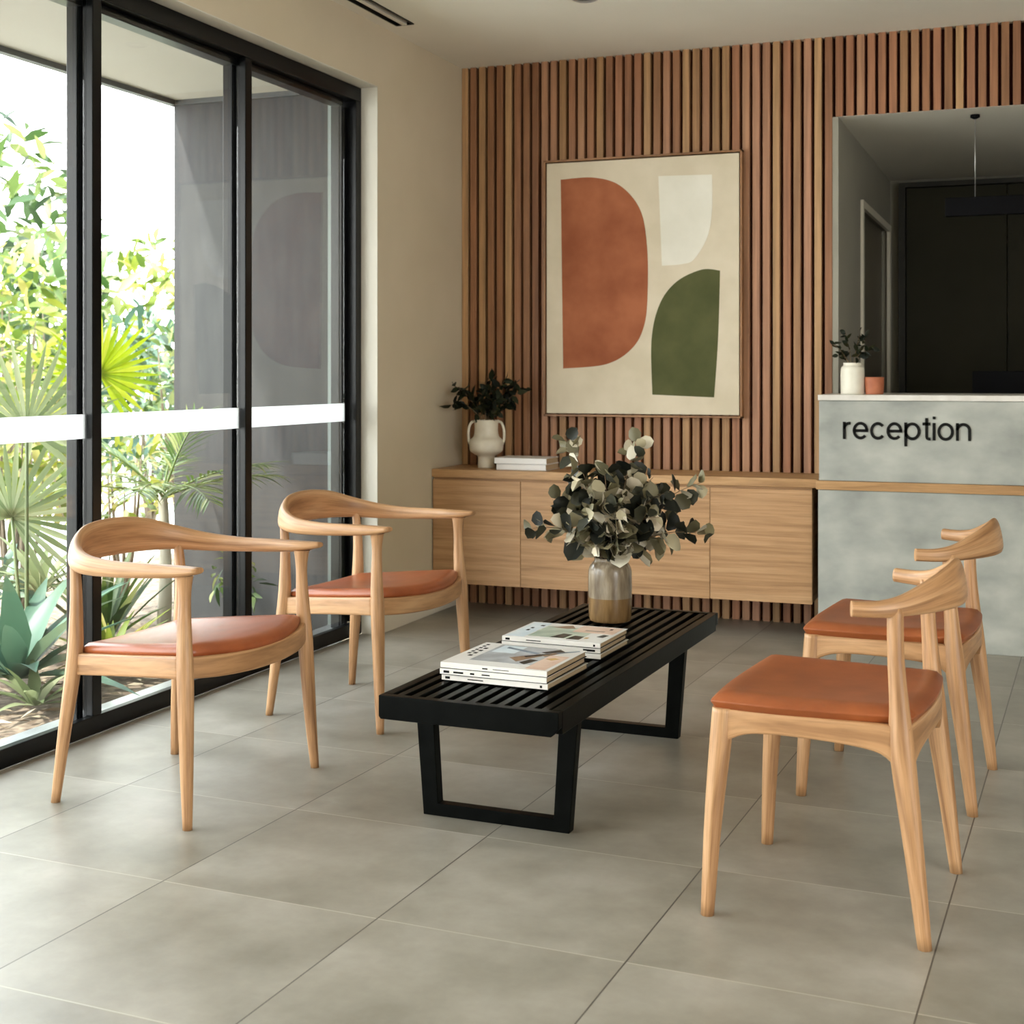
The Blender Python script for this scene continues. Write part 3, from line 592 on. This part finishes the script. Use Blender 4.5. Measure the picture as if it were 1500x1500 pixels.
# ------------------------------------------------------------------ magazines
def flat(bm, pts, z): prism(bm, pts, z, z+0.0004); return bm
def magazine(label, c, rz, w, dpt, hgt, z, art, spine_marks, group):
    t = thing('magazine', label, 'magazine', (c[0], c[1], z), rz, group); g = 0.0016
    lay = {'p_grey': 0, 'p_sage': 0, 'p_pale': 0.0001, 'p_pink': 0.0001, 'p_brown': 0.0002, 'p_blue': 0.0003, 'p_dark': 0.0004, 'p_gold': 0.0003, 'ink': 0.0003}
    obj('page_block', B((-w/2+0.002, w/2-0.0035, -dpt/2+0.003, dpt/2-0.0035, g, hgt-g), axis=0), 'paper', t)
    obj('cover', B((-w/2, w/2, -dpt/2, dpt/2, hgt-g, hgt)), 'cover', t)
    obj('gap_shade_back_cover', B((-w/2, w/2, -dpt/2-0.0007, dpt/2, 0, g)), 'ink', t)  # black colour stands in for the shaded gap line between stacked magazines
    obj('spine', B((-w/2, w/2, -dpt/2-0.0006, -dpt/2+0.003, g, hgt-g)), 'spine', t)
    for mat, rects in art.items():
        for poly in rects: obj('cover_print', flat(bmesh.new(), [(x_*w/2, y_*dpt/2) for x_, y_ in poly], hgt+lay[mat]), mat, t)
    if spine_marks:
        for x0, x1, z0, z1 in spine_marks: obj('spine_print', B((x0*w/2, x1*w/2, -dpt/2-0.0010, -dpt/2-0.0005, z0*hgt, z1*hgt)), 'ink', t)
    return t
rc_ = lambda x0, x1, y0, y1: [(x0, y0), (x1, y0), (x1, y1), (x0, y1)]
artA = {'p_grey': [rc_(-0.62, 0.55, -0.62, 0.92)], 'p_pale': [rc_(-0.55, -0.1, 0.2, 0.85)], 'p_blue': [[(-0.42, 0.62), (0.3, 0.30), (0.32, 0.42), (-0.42, 0.74)], [(0.62, 0.50), (0.93, 0.84), (0.90, 0.90), (0.56, 0.56)]],
        'p_brown': [[(-0.05, -0.15), (0.35, 0.35), (0.45, 0.2), (0.2, -0.45)], [(0.42, 0.25), (0.62, 0.75), (0.7, 0.7), (0.52, 0.15)]],
        'p_dark': [[(0.28, -0.5), (0.36, -0.15), (0.52, -0.2), (0.42, -0.62)], [(0.32, 0.5), (0.55, 0.86), (0.68, 0.72), (0.42, 0.44)], [(0.15, 0.05), (0.52, 0.5), (0.5, 0.36), (0.22, -0.02)]],
        'p_pink': [rc_(0.56, 0.93, -0.92, 0.3)], 'p_gold': [[(0.6, -0.02), (0.72, 0.12), (0.84, 0.05), (0.74, -0.12)]],
        'ink': [rc_(-0.90, -0.84, -0.1+k*0.17, -0.02+k*0.17) for k in range(6)]+[rc_(-0.80, -0.73, -0.3+k*0.23, -0.2+k*0.23) for k in range(4)]}
artB = {'p_sage': [rc_(-0.55, 0.5, -0.75, 0.6)], 'p_pale': [rc_(-0.95, -0.58, -0.92, 0.92)], 'p_pink': [rc_(0.1, 0.93, 0.1, 0.92)], 'p_brown': [[(-0.45, 0.5), (-0.1, 0.85), (0.05, 0.5), (-0.1, 0.4)], rc_(0.3, 0.7, 0.3, 0.42)],
        'p_dark': [[(-0.1, -0.75), (0.02, -0.2), (0.22, -0.25), (0.18, -0.75)], [(0.25, -0.8), (0.3, -0.35), (0.5, -0.4), (0.5, -0.78)], [(0.72, -0.3), (0.78, 0.0), (0.9, -0.05), (0.86, -0.35)]],
        'ink': [rc_(-0.80, -0.74, -0.15, 0.0), rc_(-0.80, -0.74, 0.15, 0.28), rc_(-0.7, -0.62, 0.5, 0.62), rc_(0.72, 0.78, 0.62, 0.75)], 'p_gold': [rc_(0.55, 0.62, -0.6, -0.45)]}
mk1 = [(-0.93, -0.82, 0.3, 0.7), (-0.74, -0.55, 0.35, 0.65), (-0.42, -0.34, 0.35, 0.65), (-0.2, -0.05, 0.4, 0.6)]
mk2 = [(-0.93, -0.84, 0.3, 0.7), (-0.5, -0.2, 0.42, 0.58), (0.86, 0.90, 0.3, 0.7)]
m1c, m2c = (-1.385, 3.613), (-1.374, 4.020)
for k in range(3):
    magazine(['white-spined magazine at the bottom of the nearer stack on the bench', 'white-spined magazine in the middle of the nearer stack on the bench', 'magazine with a grey and blue cover, on top of the nearer stack'][k],
             (m1c[0]+(0.003, -0.002, 0)[k], m1c[1]+(0.002, -0.001, 0)[k]), R((-3.0, -2.2, -2.6)[k]), 0.315, 0.300, 0.0165, BT+k*0.0170, artA if k == 2 else {}, (mk2, mk1, [(-0.2, -0.1, 0.4, 0.6), (0.0, 0.3, 0.45, 0.55)])[k], 'magazines in the nearer stack')
for k in range(3):
    magazine(['thick magazine at the bottom of the stack beside the vase', 'magazine in the middle of the stack beside the vase', 'magazine with a green and pink cover, on top of the stack beside the vase'][k],
             (m2c[0]+(0.002, -0.003, 0)[k], m2c[1]+(-0.001, 0.002, 0)[k]), R((-2.5, -1.5, -2.2)[k]), 0.315, 0.255, 0.0155, BT+k*0.0160, artB if k == 2 else {}, (mk1, [(0.66, 0.9, 0.3, 0.7)], mk2)[k], 'magazines in the stack by the vase')

# ------------------------------------------------------------------ leaves and stems
def tube(bm, pts, r0, r1, n_=6):
    RG = []; m_ = len(pts)
    for i, p in enumerate(pts):
        T = (pts[min(i+1, m_-1)]-pts[max(i-1, 0)]).normalized(); a = T.orthogonal().normalized(); b_ = T.cross(a); r = r0+(r1-r0)*i/(m_-1)
        RG.append([p+a*r*math.cos(2*PI*j/n_)+b_*r*math.sin(2*PI*j/n_) for j in range(n_)])
    # keep rings from twisting
    for i in range(1, m_):
        best = min(range(n_), key=lambda k: sum((RG[i][(j+k) % n_]-pts[i]-(RG[i-1][j]-pts[i-1])).length for j in range(n_)))
        RG[i] = [RG[i][(j+best) % n_] for j in range(n_)]
    rings(bm, RG)
def round_leaf(bm, c, nrm, tip, size, rnd):
    a = (tip-nrm*tip.dot(nrm)).normalized(); b_ = nrm.cross(a); k = 8; cup = rnd.uniform(0.10, 0.3)*size
    ctr = bm.verts.new(c+a*size*0.5-nrm*cup*0.4)
    vs = []
    for j in range(k):
        th = 2*PI*j/k; rr_ = size*0.5*(1.0 if j else 1.12); vs.append(bm.verts.new(c+a*(size*0.5+rr_*math.cos(th))+b_*rr_*math.sin(th)*0.95+nrm*cup*(abs(math.sin(th))**2)))
    for j in range(k): f = bm.faces.new((ctr, vs[j], vs[(j+1) % k])); f.smooth = True
def blade(bm, base, d, nrm, ln, wd, bend=0.3, k=4, fold=0.15, peak=0.4):
    """lanceolate leaf bending along -nrm"""
    d = d.normalized(); side = d.cross(nrm)
    if side.length < 1e-4: side = d.orthogonal()
    side.normalize(); nrm = side.cross(d).normalized(); prev = None
    for i in range(k+1):
        u = i/k; wv = wd*0.5*(min(1, (u/peak))**0.7 if u < peak else max(0.0, (1-(u-peak)/(1-peak)))**0.8)
        if i == 0: wv = wd*0.12
        c = base+d*ln*u*(1-0.15*bend*u)-nrm*bend*ln*u*u
        if i == k: row = [bm.verts.new(c)]
        else: row = [bm.verts.new(c-side*wv+nrm*wv*fold), bm.verts.new(c), bm.verts.new(c+side*wv+nrm*wv*fold)]
        if prev:
            if len(row) == 3:
                bm.faces.new((prev[0], prev[1], row[1], row[0])).smooth = True; bm.faces.new((prev[1], prev[2], row[2], row[1])).smooth = True
            else:
                bm.faces.new((prev[0], prev[1], row[0])).smooth = True; bm.faces.new((prev[1], prev[2], row[0])).smooth = True
        prev = row
def rv(rnd): 
    v = Vector((rnd.gauss(0, 1), rnd.gauss(0, 1), rnd.gauss(0, 1))); return v.normalized()

# ------------------------------------------------------------------ vase with eucalyptus on the bench
VX, VY = -1.384, 4.515
prof = smooth_prof([(0.058, 0.0), (0.070, 0.004), (0.0735, 0.03), (0.0745, 0.09), (0.0745, 0.150), (0.072, 0.178), (0.064, 0.194), (0.056, 0.202), (0.053, 0.210), (0.055, 0.216)], 44)
prof += [(0.050, 0.216), (0.047, 0.20), (0.060, 0.17), (0.060, 0.02)]
vs_ = obj('ceramic_vase', lathe(prof), 'vase', smooth=True, loc=(VX, VY, BT)); tag(vs_, 'grey and brown glazed bottle vase on the black bench holding eucalyptus', 'vase')
rnd = random.Random(11)
Rt, Fw, Up = Vector((math.cos(R(21.1)), math.sin(R(21.1)), 0)), Vector((-math.sin(R(21.1)), math.cos(R(21.1)), 0)), Vector((0, 0, 1))
eu = thing('eucalyptus_bouquet', 'grey-green eucalyptus branches spreading from the vase on the bench', 'plant', (VX, VY, BT+0.217))
K = 0.00232
# tips: right, up in metres, depth, leaf size at tip
tips = [(-68, 172, -0.02), (44, 168, 0.04), (140, 104, 0.02), (146, 28, -0.06), (-124, 36, -0.04), (-58, 112, 0.06), (-12, 128, -0.10), (20, 110, 0.12), (84, 92, -0.06), (-84, 74, 0.10),
        (66, 58, -0.14), (-42, 62, -0.16), (8, 74, -0.18), (98, 62, 0.12), (-66, 36, 0.02), (52, 30, 0.02), (0, 96, 0.0), (-26, 40, -0.12), (36, 70, -0.02), (-40, 92, -0.03), (64, 110, 0.02), (-30, 16, -0.10), (30, 12, -0.10), (6, 30, -0.16), (-52, 60, -0.06), (56, 52, -0.04), (0, 12, -0.11), (-46, 10, 0.0), (44, 8, 0.02), (-20, 74, -0.06), (22, 44, -0.14)]
tips = [(a_, b_+6, c_) for a_, b_, c_ in tips]
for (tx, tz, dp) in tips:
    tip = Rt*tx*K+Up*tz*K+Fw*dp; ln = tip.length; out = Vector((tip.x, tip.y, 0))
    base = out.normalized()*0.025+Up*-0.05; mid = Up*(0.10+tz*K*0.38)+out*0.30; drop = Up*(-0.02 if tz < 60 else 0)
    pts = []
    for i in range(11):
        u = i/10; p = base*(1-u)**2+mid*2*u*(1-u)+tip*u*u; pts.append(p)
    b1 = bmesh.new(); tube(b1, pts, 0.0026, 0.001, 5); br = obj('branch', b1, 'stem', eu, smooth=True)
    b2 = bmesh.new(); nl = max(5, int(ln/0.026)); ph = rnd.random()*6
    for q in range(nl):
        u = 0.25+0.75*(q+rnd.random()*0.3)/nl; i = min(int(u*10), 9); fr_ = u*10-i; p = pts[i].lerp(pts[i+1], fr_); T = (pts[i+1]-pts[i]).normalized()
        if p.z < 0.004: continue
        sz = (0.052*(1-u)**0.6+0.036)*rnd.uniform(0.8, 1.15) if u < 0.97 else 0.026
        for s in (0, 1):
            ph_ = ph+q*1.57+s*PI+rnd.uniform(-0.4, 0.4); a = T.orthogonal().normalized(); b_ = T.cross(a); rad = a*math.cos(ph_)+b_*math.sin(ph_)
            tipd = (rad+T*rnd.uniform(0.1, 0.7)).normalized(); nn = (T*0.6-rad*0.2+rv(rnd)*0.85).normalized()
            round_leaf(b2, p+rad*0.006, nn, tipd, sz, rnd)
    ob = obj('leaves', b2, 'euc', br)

# ------------------------------------------------------------------ things on the sideboard
pc = thing('footed_pot', 'cream footed ceramic pot with two loop handles on the sideboard corner', 'pot', (-2.648, 6.50, 0.725))
prof = smooth_prof([(0.040, 0), (0.043, 0.004), (0.043, 0.03), (0.044, 0.058), (0.062, 0.070), (0.082, 0.086), (0.087, 0.112), (0.083, 0.140), (0.066, 0.158), (0.060, 0.185), (0.060, 0.215), (0.062, 0.243)], 60)+[(0.055, 0.243), (0.054, 0.20), (0.07, 0.12), (0.03, 0.08)]
obj('bowl', lathe(prof), 'ceramic', pc, smooth=True)
for s in (-1, 1):
    P = [(s*0.058, 0, 0.236), (s*0.078, 0, 0.226), (s*0.090, 0, 0.190), (s*0.090, 0, 0.145), (s*0.082, 0, 0.118)]
    P = [Vector(cr_interp(P, i/17)) for i in range(18)]; P = [Rt*p.x+Up*p.z for p in P]
    bm = bmesh.new(); tube(bm, P, 0.0065, 0.0075, 8); obj('handle', bm, 'ceramic', pc, smooth=True)
rnd = random.Random(5)
dp = thing('dark_foliage_sprig', 'dark leafy branches standing in the cream pot on the sideboard', 'plant', (-2.648, 6.50, 0.97))
for tx, tz, dd in [(-46, 50, -0.05), (-30, 40, 0.0), (58, 44, -0.02), (10, 64, 0.03), (28, 60, -0.06), (-6, 40, -0.1), (38, 30, 0.02), (-52, 22, -0.08), (16, 30, -0.1), (0, 56, 0.05), (44, 52, 0.05)]:
    tip = Rt*tx*0.0034+Up*tz*0.0034+Fw*dd; base = Up*-0.08; mid = Up*0.10+Vector((tip.x, tip.y, 0))*0.25
    pts = [base*(1-u)**2+mid*2*u*(1-u)+tip*u*u for u in [i/8 for i in range(9)]]
    b1 = bmesh.new(); tube(b1, pts, 0.003, 0.001, 5); br = obj('branch', b1, 'stem', dp, smooth=True); b2 = bmesh.new()
    for q in range(20):
        u = 0.35+0.65*q/19; i = min(int(u*8), 7); p = pts[i].lerp(pts[i+1], u*8-i)
        if p.z < 0.012: continue
        d_ = (rv(rnd)+(pts[i+1]-pts[i]).normalized()*0.5).normalized(); blade(b2, p, d_, rv(rnd), rnd.uniform(0.045, 0.07), rnd.uniform(0.028, 0.042), 0.25, 3, 0.2, 0.45)
    obj('leaves', b2, 'dark_leaf', br)
def book(name, label, loc, rz, w, dpt, hgt, mat, group=None):
    t = thing(name, label, 'book', loc, rz, group)
    obj('page_block', B((-w/2+0.004, w/2-0.004, -dpt/2+0.004, dpt/2-0.004, 0.002, hgt-0.002)), 'paper', t)
    obj('cover', B((-w/2, w/2, -dpt/2, dpt/2, 0, 0.0025), (-w/2, w/2, -dpt/2, dpt/2, hgt-0.0025, hgt), (-w/2, w/2, -dpt/2, -dpt/2+0.003, 0, hgt)), mat, t, bevel=0.001)
book('book', 'white book lying under the other on the sideboard beside the pot', (-2.413, 6.475, 0.7252), R(-1), 0.262, 0.19, 0.030, 'white_book', 'white books on the sideboard')
book('book', 'white book lying uppermost on the sideboard beside the pot', (-2.418, 6.473, 0.7556), R(1.2), 0.272, 0.20, 0.030, 'white_book', 'white books on the sideboard')

# ------------------------------------------------------------------ things on the counter
prof = smooth_prof([(0.048, 0), (0.053, 0.004), (0.054, 0.04), (0.054, 0.10), (0.051, 0.122), (0.043, 0.130), (0.041, 0.138), (0.043, 0.144)], 36)+[(0.037, 0.144), (0.036, 0.125), (0.045, 0.1), (0.045, 0.01)]
wv = obj('white_vase', lathe(prof), 'white_ceramic', smooth=True, loc=(-0.828, 6.50, 1.108)); tag(wv, 'small white ribbed vase on the left end of the reception counter', 'vase')
rnd = random.Random(8)
cp = thing('green_sprig', 'small dark green sprig in the white vase on the reception counter', 'plant', (-0.828, 6.50, 1.253))
for tx, tz, dd in [(-28, 26, 0), (-8, 44, 0.03), (8, 40, -0.03), (20, 34, 0.02), (26, 20, -0.02), (-18, 10, 0.03), (12, 14, -0.05)]:
    tip = Rt*tx*0.0033+Up*tz*0.0033+Fw*dd; base = Up*-0.06; mid = Up*0.05+Vector((tip.x, tip.y, 0))*0.3
    pts = [base*(1-u)**2+mid*2*u*(1-u)+tip*u*u for u in [i/8 for i in range(9)]]
    b1 = bmesh.new(); tube(b1, pts, 0.002, 0.001, 5); br = obj('branch', b1, 'stem', cp, smooth=True); b2 = bmesh.new()
    for q in range(9):
        u = 0.5+0.5*q/8; i = min(int(u*8), 7); p = pts[i].lerp(pts[i+1], u*8-i)
        if p.z < 0.012: continue
        d_ = (rv(rnd)+(pts[i+1]-pts[i]).normalized()*0.5).normalized(); blade(b2, p, d_, rv(rnd), rnd.uniform(0.028, 0.045), rnd.uniform(0.02, 0.028), 0.2, 3, 0.2, 0.45)
    obj('leaves', b2, 'dark_leaf', br)
cupb = lathe(smooth_prof([(0.036, 0), (0.040, 0.003), (0.042, 0.03), (0.043, 0.078)], 20)+[(0.039, 0.078), (0.037, 0.008)])
cu = obj('terracotta_cup', cupb, 'terracotta', smooth=True, loc=(-0.730, 6.50, 1.108)); tag(cu, 'small terracotta cup beside the white vase on the counter', 'cup')
mo = thing('computer_monitor', 'black computer monitor behind the reception counter at the right edge', 'monitor', (0.03, 7.26, 0.74), R(0))
obj('screen', B((-0.37, 0.28, -0.012, 0.012, 0.15, 0.475)), 'black', mo, bevel=0.004)
obj('display', B((-0.36, 0.27, 0.0122, 0.0128, 0.16, 0.465)), 'black', mo)
obj('stand', B((-0.08, 0.0, 0.012, 0.035, 0.008, 0.30)), 'black', mo, bevel=0.003)
obj('foot', B((-0.16, 0.08, -0.06, 0.10, 0.0, 0.008)), 'black', mo, bevel=0.003)
dk = thing('office_desk', 'dark desk top behind the reception counter', 'desk', (0.6, 7.3, 0))
obj('desk_top', B((-1.45, 1.6, -0.36, 0.40, 0.71, 0.74)), 'panel_frame', dk)
for x_ in (-1.40, 1.55):
    for y_ in (-0.30, 0.35): obj('leg', B((x_-0.025, x_+0.025, y_-0.025, y_+0.025, 0, 0.71)), 'black', dk)
pl = thing('pendant_light', 'black linear pendant light hanging behind the reception opening', 'pendant light', (-0.31, 6.88, OZ))
bm = bmesh.new(); limb(bm, [(0, 0, -0.39, 0.004, 0.004), (0, 0, 0, 0.004, 0.004)], n_=8, m_=2); obj('suspension_rod', bm, 'silver', pl)
obj('ceiling_cap', lathe([(0.022, -0.001), (0.022, -0.014), (0.006, -0.022)], 20), 'black', pl, smooth=True)
bm = bmesh.new(); limb(bm, [(1.30, 0, -0.39, 0.004, 0.004), (1.30, 0, 0, 0.004, 0.004)], n_=8, m_=2); obj('suspension_rod', bm, 'silver', pl)
obj('housing', B((-0.134, 1.45, -0.02, 0.02, -0.478, -0.390)), 'black', pl, bevel=0.002)

# ------------------------------------------------------------------ garden outside
def terrain():
    bm = bmesh.new(); nx, ny = 30, 70; V = {}
    for i in range(nx+1):
        for j in range(ny+1):
            x_ = -3.20-2.4*i/nx; y_ = 0.5+9.5*j/ny; V[i, j] = bm.verts.new((x_, y_, -0.03+0.035*noise.noise(Vector((x_*3, y_*3, 0)))+0.02*noise.noise(Vector((x_*14, y_*14, 3)))-(0.11 if i == nx else 0)))
    for i in range(nx):
        for j in range(ny): bm.faces.new((V[i, j], V[i+1, j], V[i+1, j+1], V[i, j+1])).smooth = True
    return bm
o = obj('garden_bed', terrain(), 'mulch'); o['kind'] = 'structure'
# fallen bark chips and dry leaves
rnd = random.Random(21); bm = bmesh.new()
for _ in range(900):
    p = Vector((rnd.uniform(-4.6, -3.24), rnd.uniform(3.3, 5.75), 0.0)); d_ = Vector((rnd.gauss(0, 1), rnd.gauss(0, 1), 0.15))
    blade(bm, p, d_, Vector((rnd.gauss(0, 0.4), rnd.gauss(0, 0.4), 1)), rnd.uniform(0.04, 0.10), rnd.uniform(0.012, 0.03), 0.1, 2)
M['litter'] = island('dry_leaf_litter', [(0, srgb(72, 55, 39)), (0.5, srgb(112, 96, 73)), (1, srgb(141, 132, 113))], 0.8)
lt = obj('leaf_litter', bm, 'litter'); tag(lt, 'dry leaves and bark chips scattered over the garden bed outside the window', 'leaf litter', kind='stuff')

def frond(base, d, ln, nleaf, lw, mat, parent, rnd, bend=0.5, leaflen=0.35, spread=1.0):
    d = d.normalized(); bm = bmesh.new(); pts = []
    for i in range(9):
        u = i/8; pts.append(base+d*ln*u-Up*bend*ln*u*u*0.6)
    tube(bm, pts, 0.007, 0.002, 5)
    side = d.cross(Up).normalized()
    for q in range(nleaf):
        u = 0.25+0.75*q/(nleaf-1); i = min(int(u*8), 7); p = pts[i].lerp(pts[i+1], u*8-i); T = (pts[i+1]-pts[i]).normalized()
        for s in (-1, 1):
            dd = (T*(0.55+0.5*u)+side*s*spread*(1-0.4*u)+Up*rnd.uniform(-0.05, 0.25)).normalized()
            blade(bm, p, dd, Up, leaflen*ln*(0.6+0.6*math.sin(PI*min(u, 0.95)))*rnd.uniform(0.85, 1.1), lw, rnd.uniform(0.1, 0.35), 4, 0.25, 0.35)
    return obj('frond', bm, mat, parent)
def palm(label, loc, trunk_h, nf, ln, mat, seed, tilt=(0.2, 1.0), lw=0.022, nleaf=22, group=None, az=None, tr=0.03):
    rnd = random.Random(seed); t = thing('garden_palm', label, 'palm', loc, 0, group)
    bm = bmesh.new(); limb(bm, [(0, 0, 0, tr*2.4, tr*2.4), (0.01, 0.01, trunk_h*0.5, tr*1.8, tr*1.8), (0.0, 0.0, trunk_h, tr*1.4, tr*1.4)], n_=10, m_=10); obj('trunk', bm, 'pole', t)
    for k in range(nf):
        a = 2*PI*k/nf+rnd.uniform(-0.3, 0.3) if az is None else az[k % len(az)]+rnd.uniform(-0.1, 0.1)
        el = rnd.uniform(*tilt); d_ = Vector((math.cos(a)*math.cos(el), math.sin(a)*math.cos(el), math.sin(el)))
        frond(Vector((0, 0, trunk_h-0.02)), d_, ln*rnd.uniform(0.8, 1.1), nleaf, lw, mat, t, rnd, bend=rnd.uniform(0.3, 0.7))
    return t
def fan_palm(label, loc, stems, mat, seed, rad=0.34, lw=0.03, group=None):
    """stems: list of (dx,dy,z of the fan hub, azimuth of the fan's facing, up angle)"""
    rnd = random.Random(seed); t = thing('fan_palm', label, 'palm', loc, 0, group)
    for dx, dy, hz, fa, tl in stems:
        bm = bmesh.new(); hub = Vector((dx, dy, hz)); tube(bm, [Vector((dx*0.1, dy*0.1, 0)).lerp(hub, u)+Up*0.12*math.sin(PI*u)*0 for u in (0, 0.25, 0.5, 0.75, 1)], 0.009, 0.006, 6)
        ax = Vector((math.cos(fa), math.sin(fa), 0)); up_ = (Up*math.cos(tl)+Vector((-ax.y, ax.x, 0))*math.sin(tl)).normalized(); lat = ax.cross(up_).normalized()
        for q in range(26):
            th = R(-125+250*q/25); d_ = up_*math.cos(th)+lat*math.sin(th)+ax*0.18
            blade(bm, hub, d_, ax, rad*rnd.uniform(0.85, 1.08)*(1-0.15*abs(th)/2.2), lw, rnd.uniform(-0.1, 0.25), 4, 0.4, 0.55)
        obj('frond', bm, mat, t)
    return t
def rosette(name, label, loc, nlv, ln, wd, mat, seed, bend=0.45, up=(0.3, 1.3), cat='plant', group=None, pk=0.45):
    rnd = random.Random(seed); bm = bmesh.new()
    for q in range(nlv):
        a = q*2.4+rnd.uniform(-0.2, 0.2); el = up[0]+(up[1]-up[0])*q/nlv; d_ = Vector((math.cos(a)*math.cos(el), math.sin(a)*math.cos(el), math.sin(el)))
        blade(bm, Vector((math.cos(a)*0.02, math.sin(a)*0.02, 0)), d_, Up if el < 1.2 else Vector((-math.cos(a), -math.sin(a), 0.2)), ln*rnd.uniform(0.8, 1.1), wd*rnd.uniform(0.85, 1.1), bend*rnd.uniform(0.5, 1.2), 6, 0.35, pk)
    o = obj(name, bm, mat, loc=loc); tag(o, label, cat, group); return o
def shrub(label, loc, rad, hgt, nlv, lsz, mat, seed, aspect=0.45, group=None, name='leafy_shrub', cat='shrub', stems=5, zmin=0.25):
    rnd = random.Random(seed); t = thing(name, label, cat, loc, 0, group)
    b1 = bmesh.new(); b2 = bmesh.new(); ends = []
    for k in range(stems):
        a = 2*PI*k/stems+rnd.random(); tp = Vector((math.cos(a)*rad*0.6*rnd.random(), math.sin(a)*rad*0.6*rnd.random(), hgt*rnd.uniform(0.6, 0.95)))
        pts = [Vector((0, 0, 0)).lerp(tp, u)+Vector((math.cos(a), math.sin(a), 0))*0.08*rad*math.sin(PI*u) for u in (0, 0.3, 0.6, 1)]; tube(b1, pts, 0.012*hgt+0.003, 0.004, 6)
    for k in range(nlv):
        while True:
            v = Vector((rnd.uniform(-1, 1), rnd.uniform(-1, 1), rnd.uniform(-1, 1)))
            if 0.15 < v.length < 1 and v.length > rnd.random()*0.9: break
        p = Vector((v.x*rad, v.y*rad, hgt*(zmin+(1-zmin)*(v.z+1)/2)))
        cl = noise.noise(p*3.2/rad+Vector((seed, 0, 0)))
        if cl < -0.12: continue
        d_ = (v*0.6+rv(rnd)+Up*0.15).normalized(); blade(b2, p, d_, rv(rnd)+Up*1.2, lsz*rnd.uniform(0.6, 1.25), lsz*aspect*rnd.uniform(0.8, 1.2), rnd.uniform(0.1, 0.5), 3, 0.2, 0.45)
    obj('stems', b1, 'bark', t); obj('foliage', b2, mat, t); return t

fan_palm('pale silvery fan palm close outside the left window pane', (-3.75, 4.40, 0), [(0.0, 0.0, 0.98, R(-45), 0.10), (-0.16, 0.10, 0.62, R(-45), 0.5)], 'frond_pale', 3, rad=0.40, lw=0.026)
palm('green palm with feathery fronds outside, in front of the grey wall', (-3.68, 5.20, -0.03), 0.70, 9, 0.60, 'frond', 7, tilt=(0.35, 1.25), lw=0.017, nleaf=20)
fan_palm('bright lime palm frond rising behind the first window frame', (-4.40, 5.69, 0), [(0.0, 0.0, 1.20, R(-45), 0.45)], 'frond_lime', 5, rad=0.34, lw=0.03)
rosette('agave', 'large blue-green agave at the left edge outside the window', (-3.62, 4.20, 0.05), 20, 0.58, 0.11, 'leafC', 1, 0.35, (0.25, 1.3), 'agave', pk=0.3)
rosette('agave', 'small grey agave low in the mulch by the window sill', (-3.42, 4.06, 0.0), 16, 0.24, 0.05, 'frond_pale', 2, 0.35, (0.2, 1.2), 'agave', pk=0.3)
rosette('flax_plant', 'upright green strap-leaved plant seen under the armchair arm', (-3.86, 5.02, 0), 28, 0.50, 0.045, 'leafB', 4, 0.25, (0.7, 1.5), 'flax plant')
rosette('flax_plant', 'yellow-green strap-leaved clump just left of the green strap-leaved plant', (-3.52, 4.62, 0), 24, 0.34, 0.035, 'leafA', 6, 0.45, (0.6, 1.4), 'flax plant')
rosette('bromeliad', 'pale green bromeliad rosette beside the blue-green agave', (-3.95, 4.72, 0.28), 24, 0.30, 0.045, 'frond_pale', 9, 0.6, (0.4, 1.4), 'bromeliad')
shrub('yellow-green shrub outside the left pane just below the safety strip', (-4.50, 5.20, 0), 0.32, 1.08, 330, 0.13, 'leafA', 12, 0.42, zmin=0.45)
shrub('thin lime shrub between the feathery palm and the first window frame', (-4.45, 5.95, 0), 0.26, 0.95, 190, 0.11, 'leafA', 14, 0.36, zmin=0.4)
shrub('pale broad-leaved shrub low behind the nearer armchair back', (-4.28, 4.70, 0), 0.26, 0.50, 140, 0.13, 'leafC', 15, 0.4)
shrub('small green seedling clump at the foot of the grey wall', (-3.45, 5.45, 0), 0.13, 0.42, 70, 0.09, 'leafB', 16, 0.30)
shrub('yellow-green hedge shrub across the paving behind the left pane', (-6.75, 7.85, -0.12), 0.50, 1.60, 600, 0.15, 'leafA', 17, 0.42)
shrub('mid-green hedge shrub across the paving beside the grey wall edge', (-6.0, 8.75, -0.12), 0.50, 1.70, 600, 0.15, 'leafB', 18, 0.42)
k = 0
for X, Y, rad, hgt, nl_, ls, mt, lab in [(-10.51, 12.02, 0.95, 4.1, 620, 0.34, 'leafB', 'tall green tree at the left edge far outside'), (-9.3, 13.3, 0.75, 2.9, 420, 0.30, 'leafA', 'light tree touching the outer edge of the grey wall, far off'),
        (-8.35, 10.25, 0.65, 2.45, 420, 0.28, 'leafB', 'bushy green tree hidden partly by the first window frame'), (-7.75, 8.95, 0.50, 2.35, 380, 0.24, 'leafA', 'yellowish small tree behind the left pane'),
        (-6.95, 9.65, 0.48, 1.9, 360, 0.22, 'leafC', 'bluish bush between window frame and grey wall'), (-11.2, 10.0, 1.0, 3.6, 500, 0.34, 'leafA', 'yellow-green tree beyond the left end of the window'), (-9.3, 7.4, 0.9, 2.6, 500, 0.3, 'leafB', 'round green tree beyond the left end of the window')]:
    shrub(lab, (X, Y, -0.12), rad, hgt, int(nl_*1.35), ls, mt, 40+k, 0.36, name='background_tree', cat='tree', group=None, stems=4, zmin=0.2); k += 1
palm('tall slender palm far outside behind the left pane', (-11.3, 14.6, -0.12), 2.6, 10, 1.0, 'frond_pale', 60, tilt=(0.0, 1.1), lw=0.05, nleaf=16, tr=0.06)
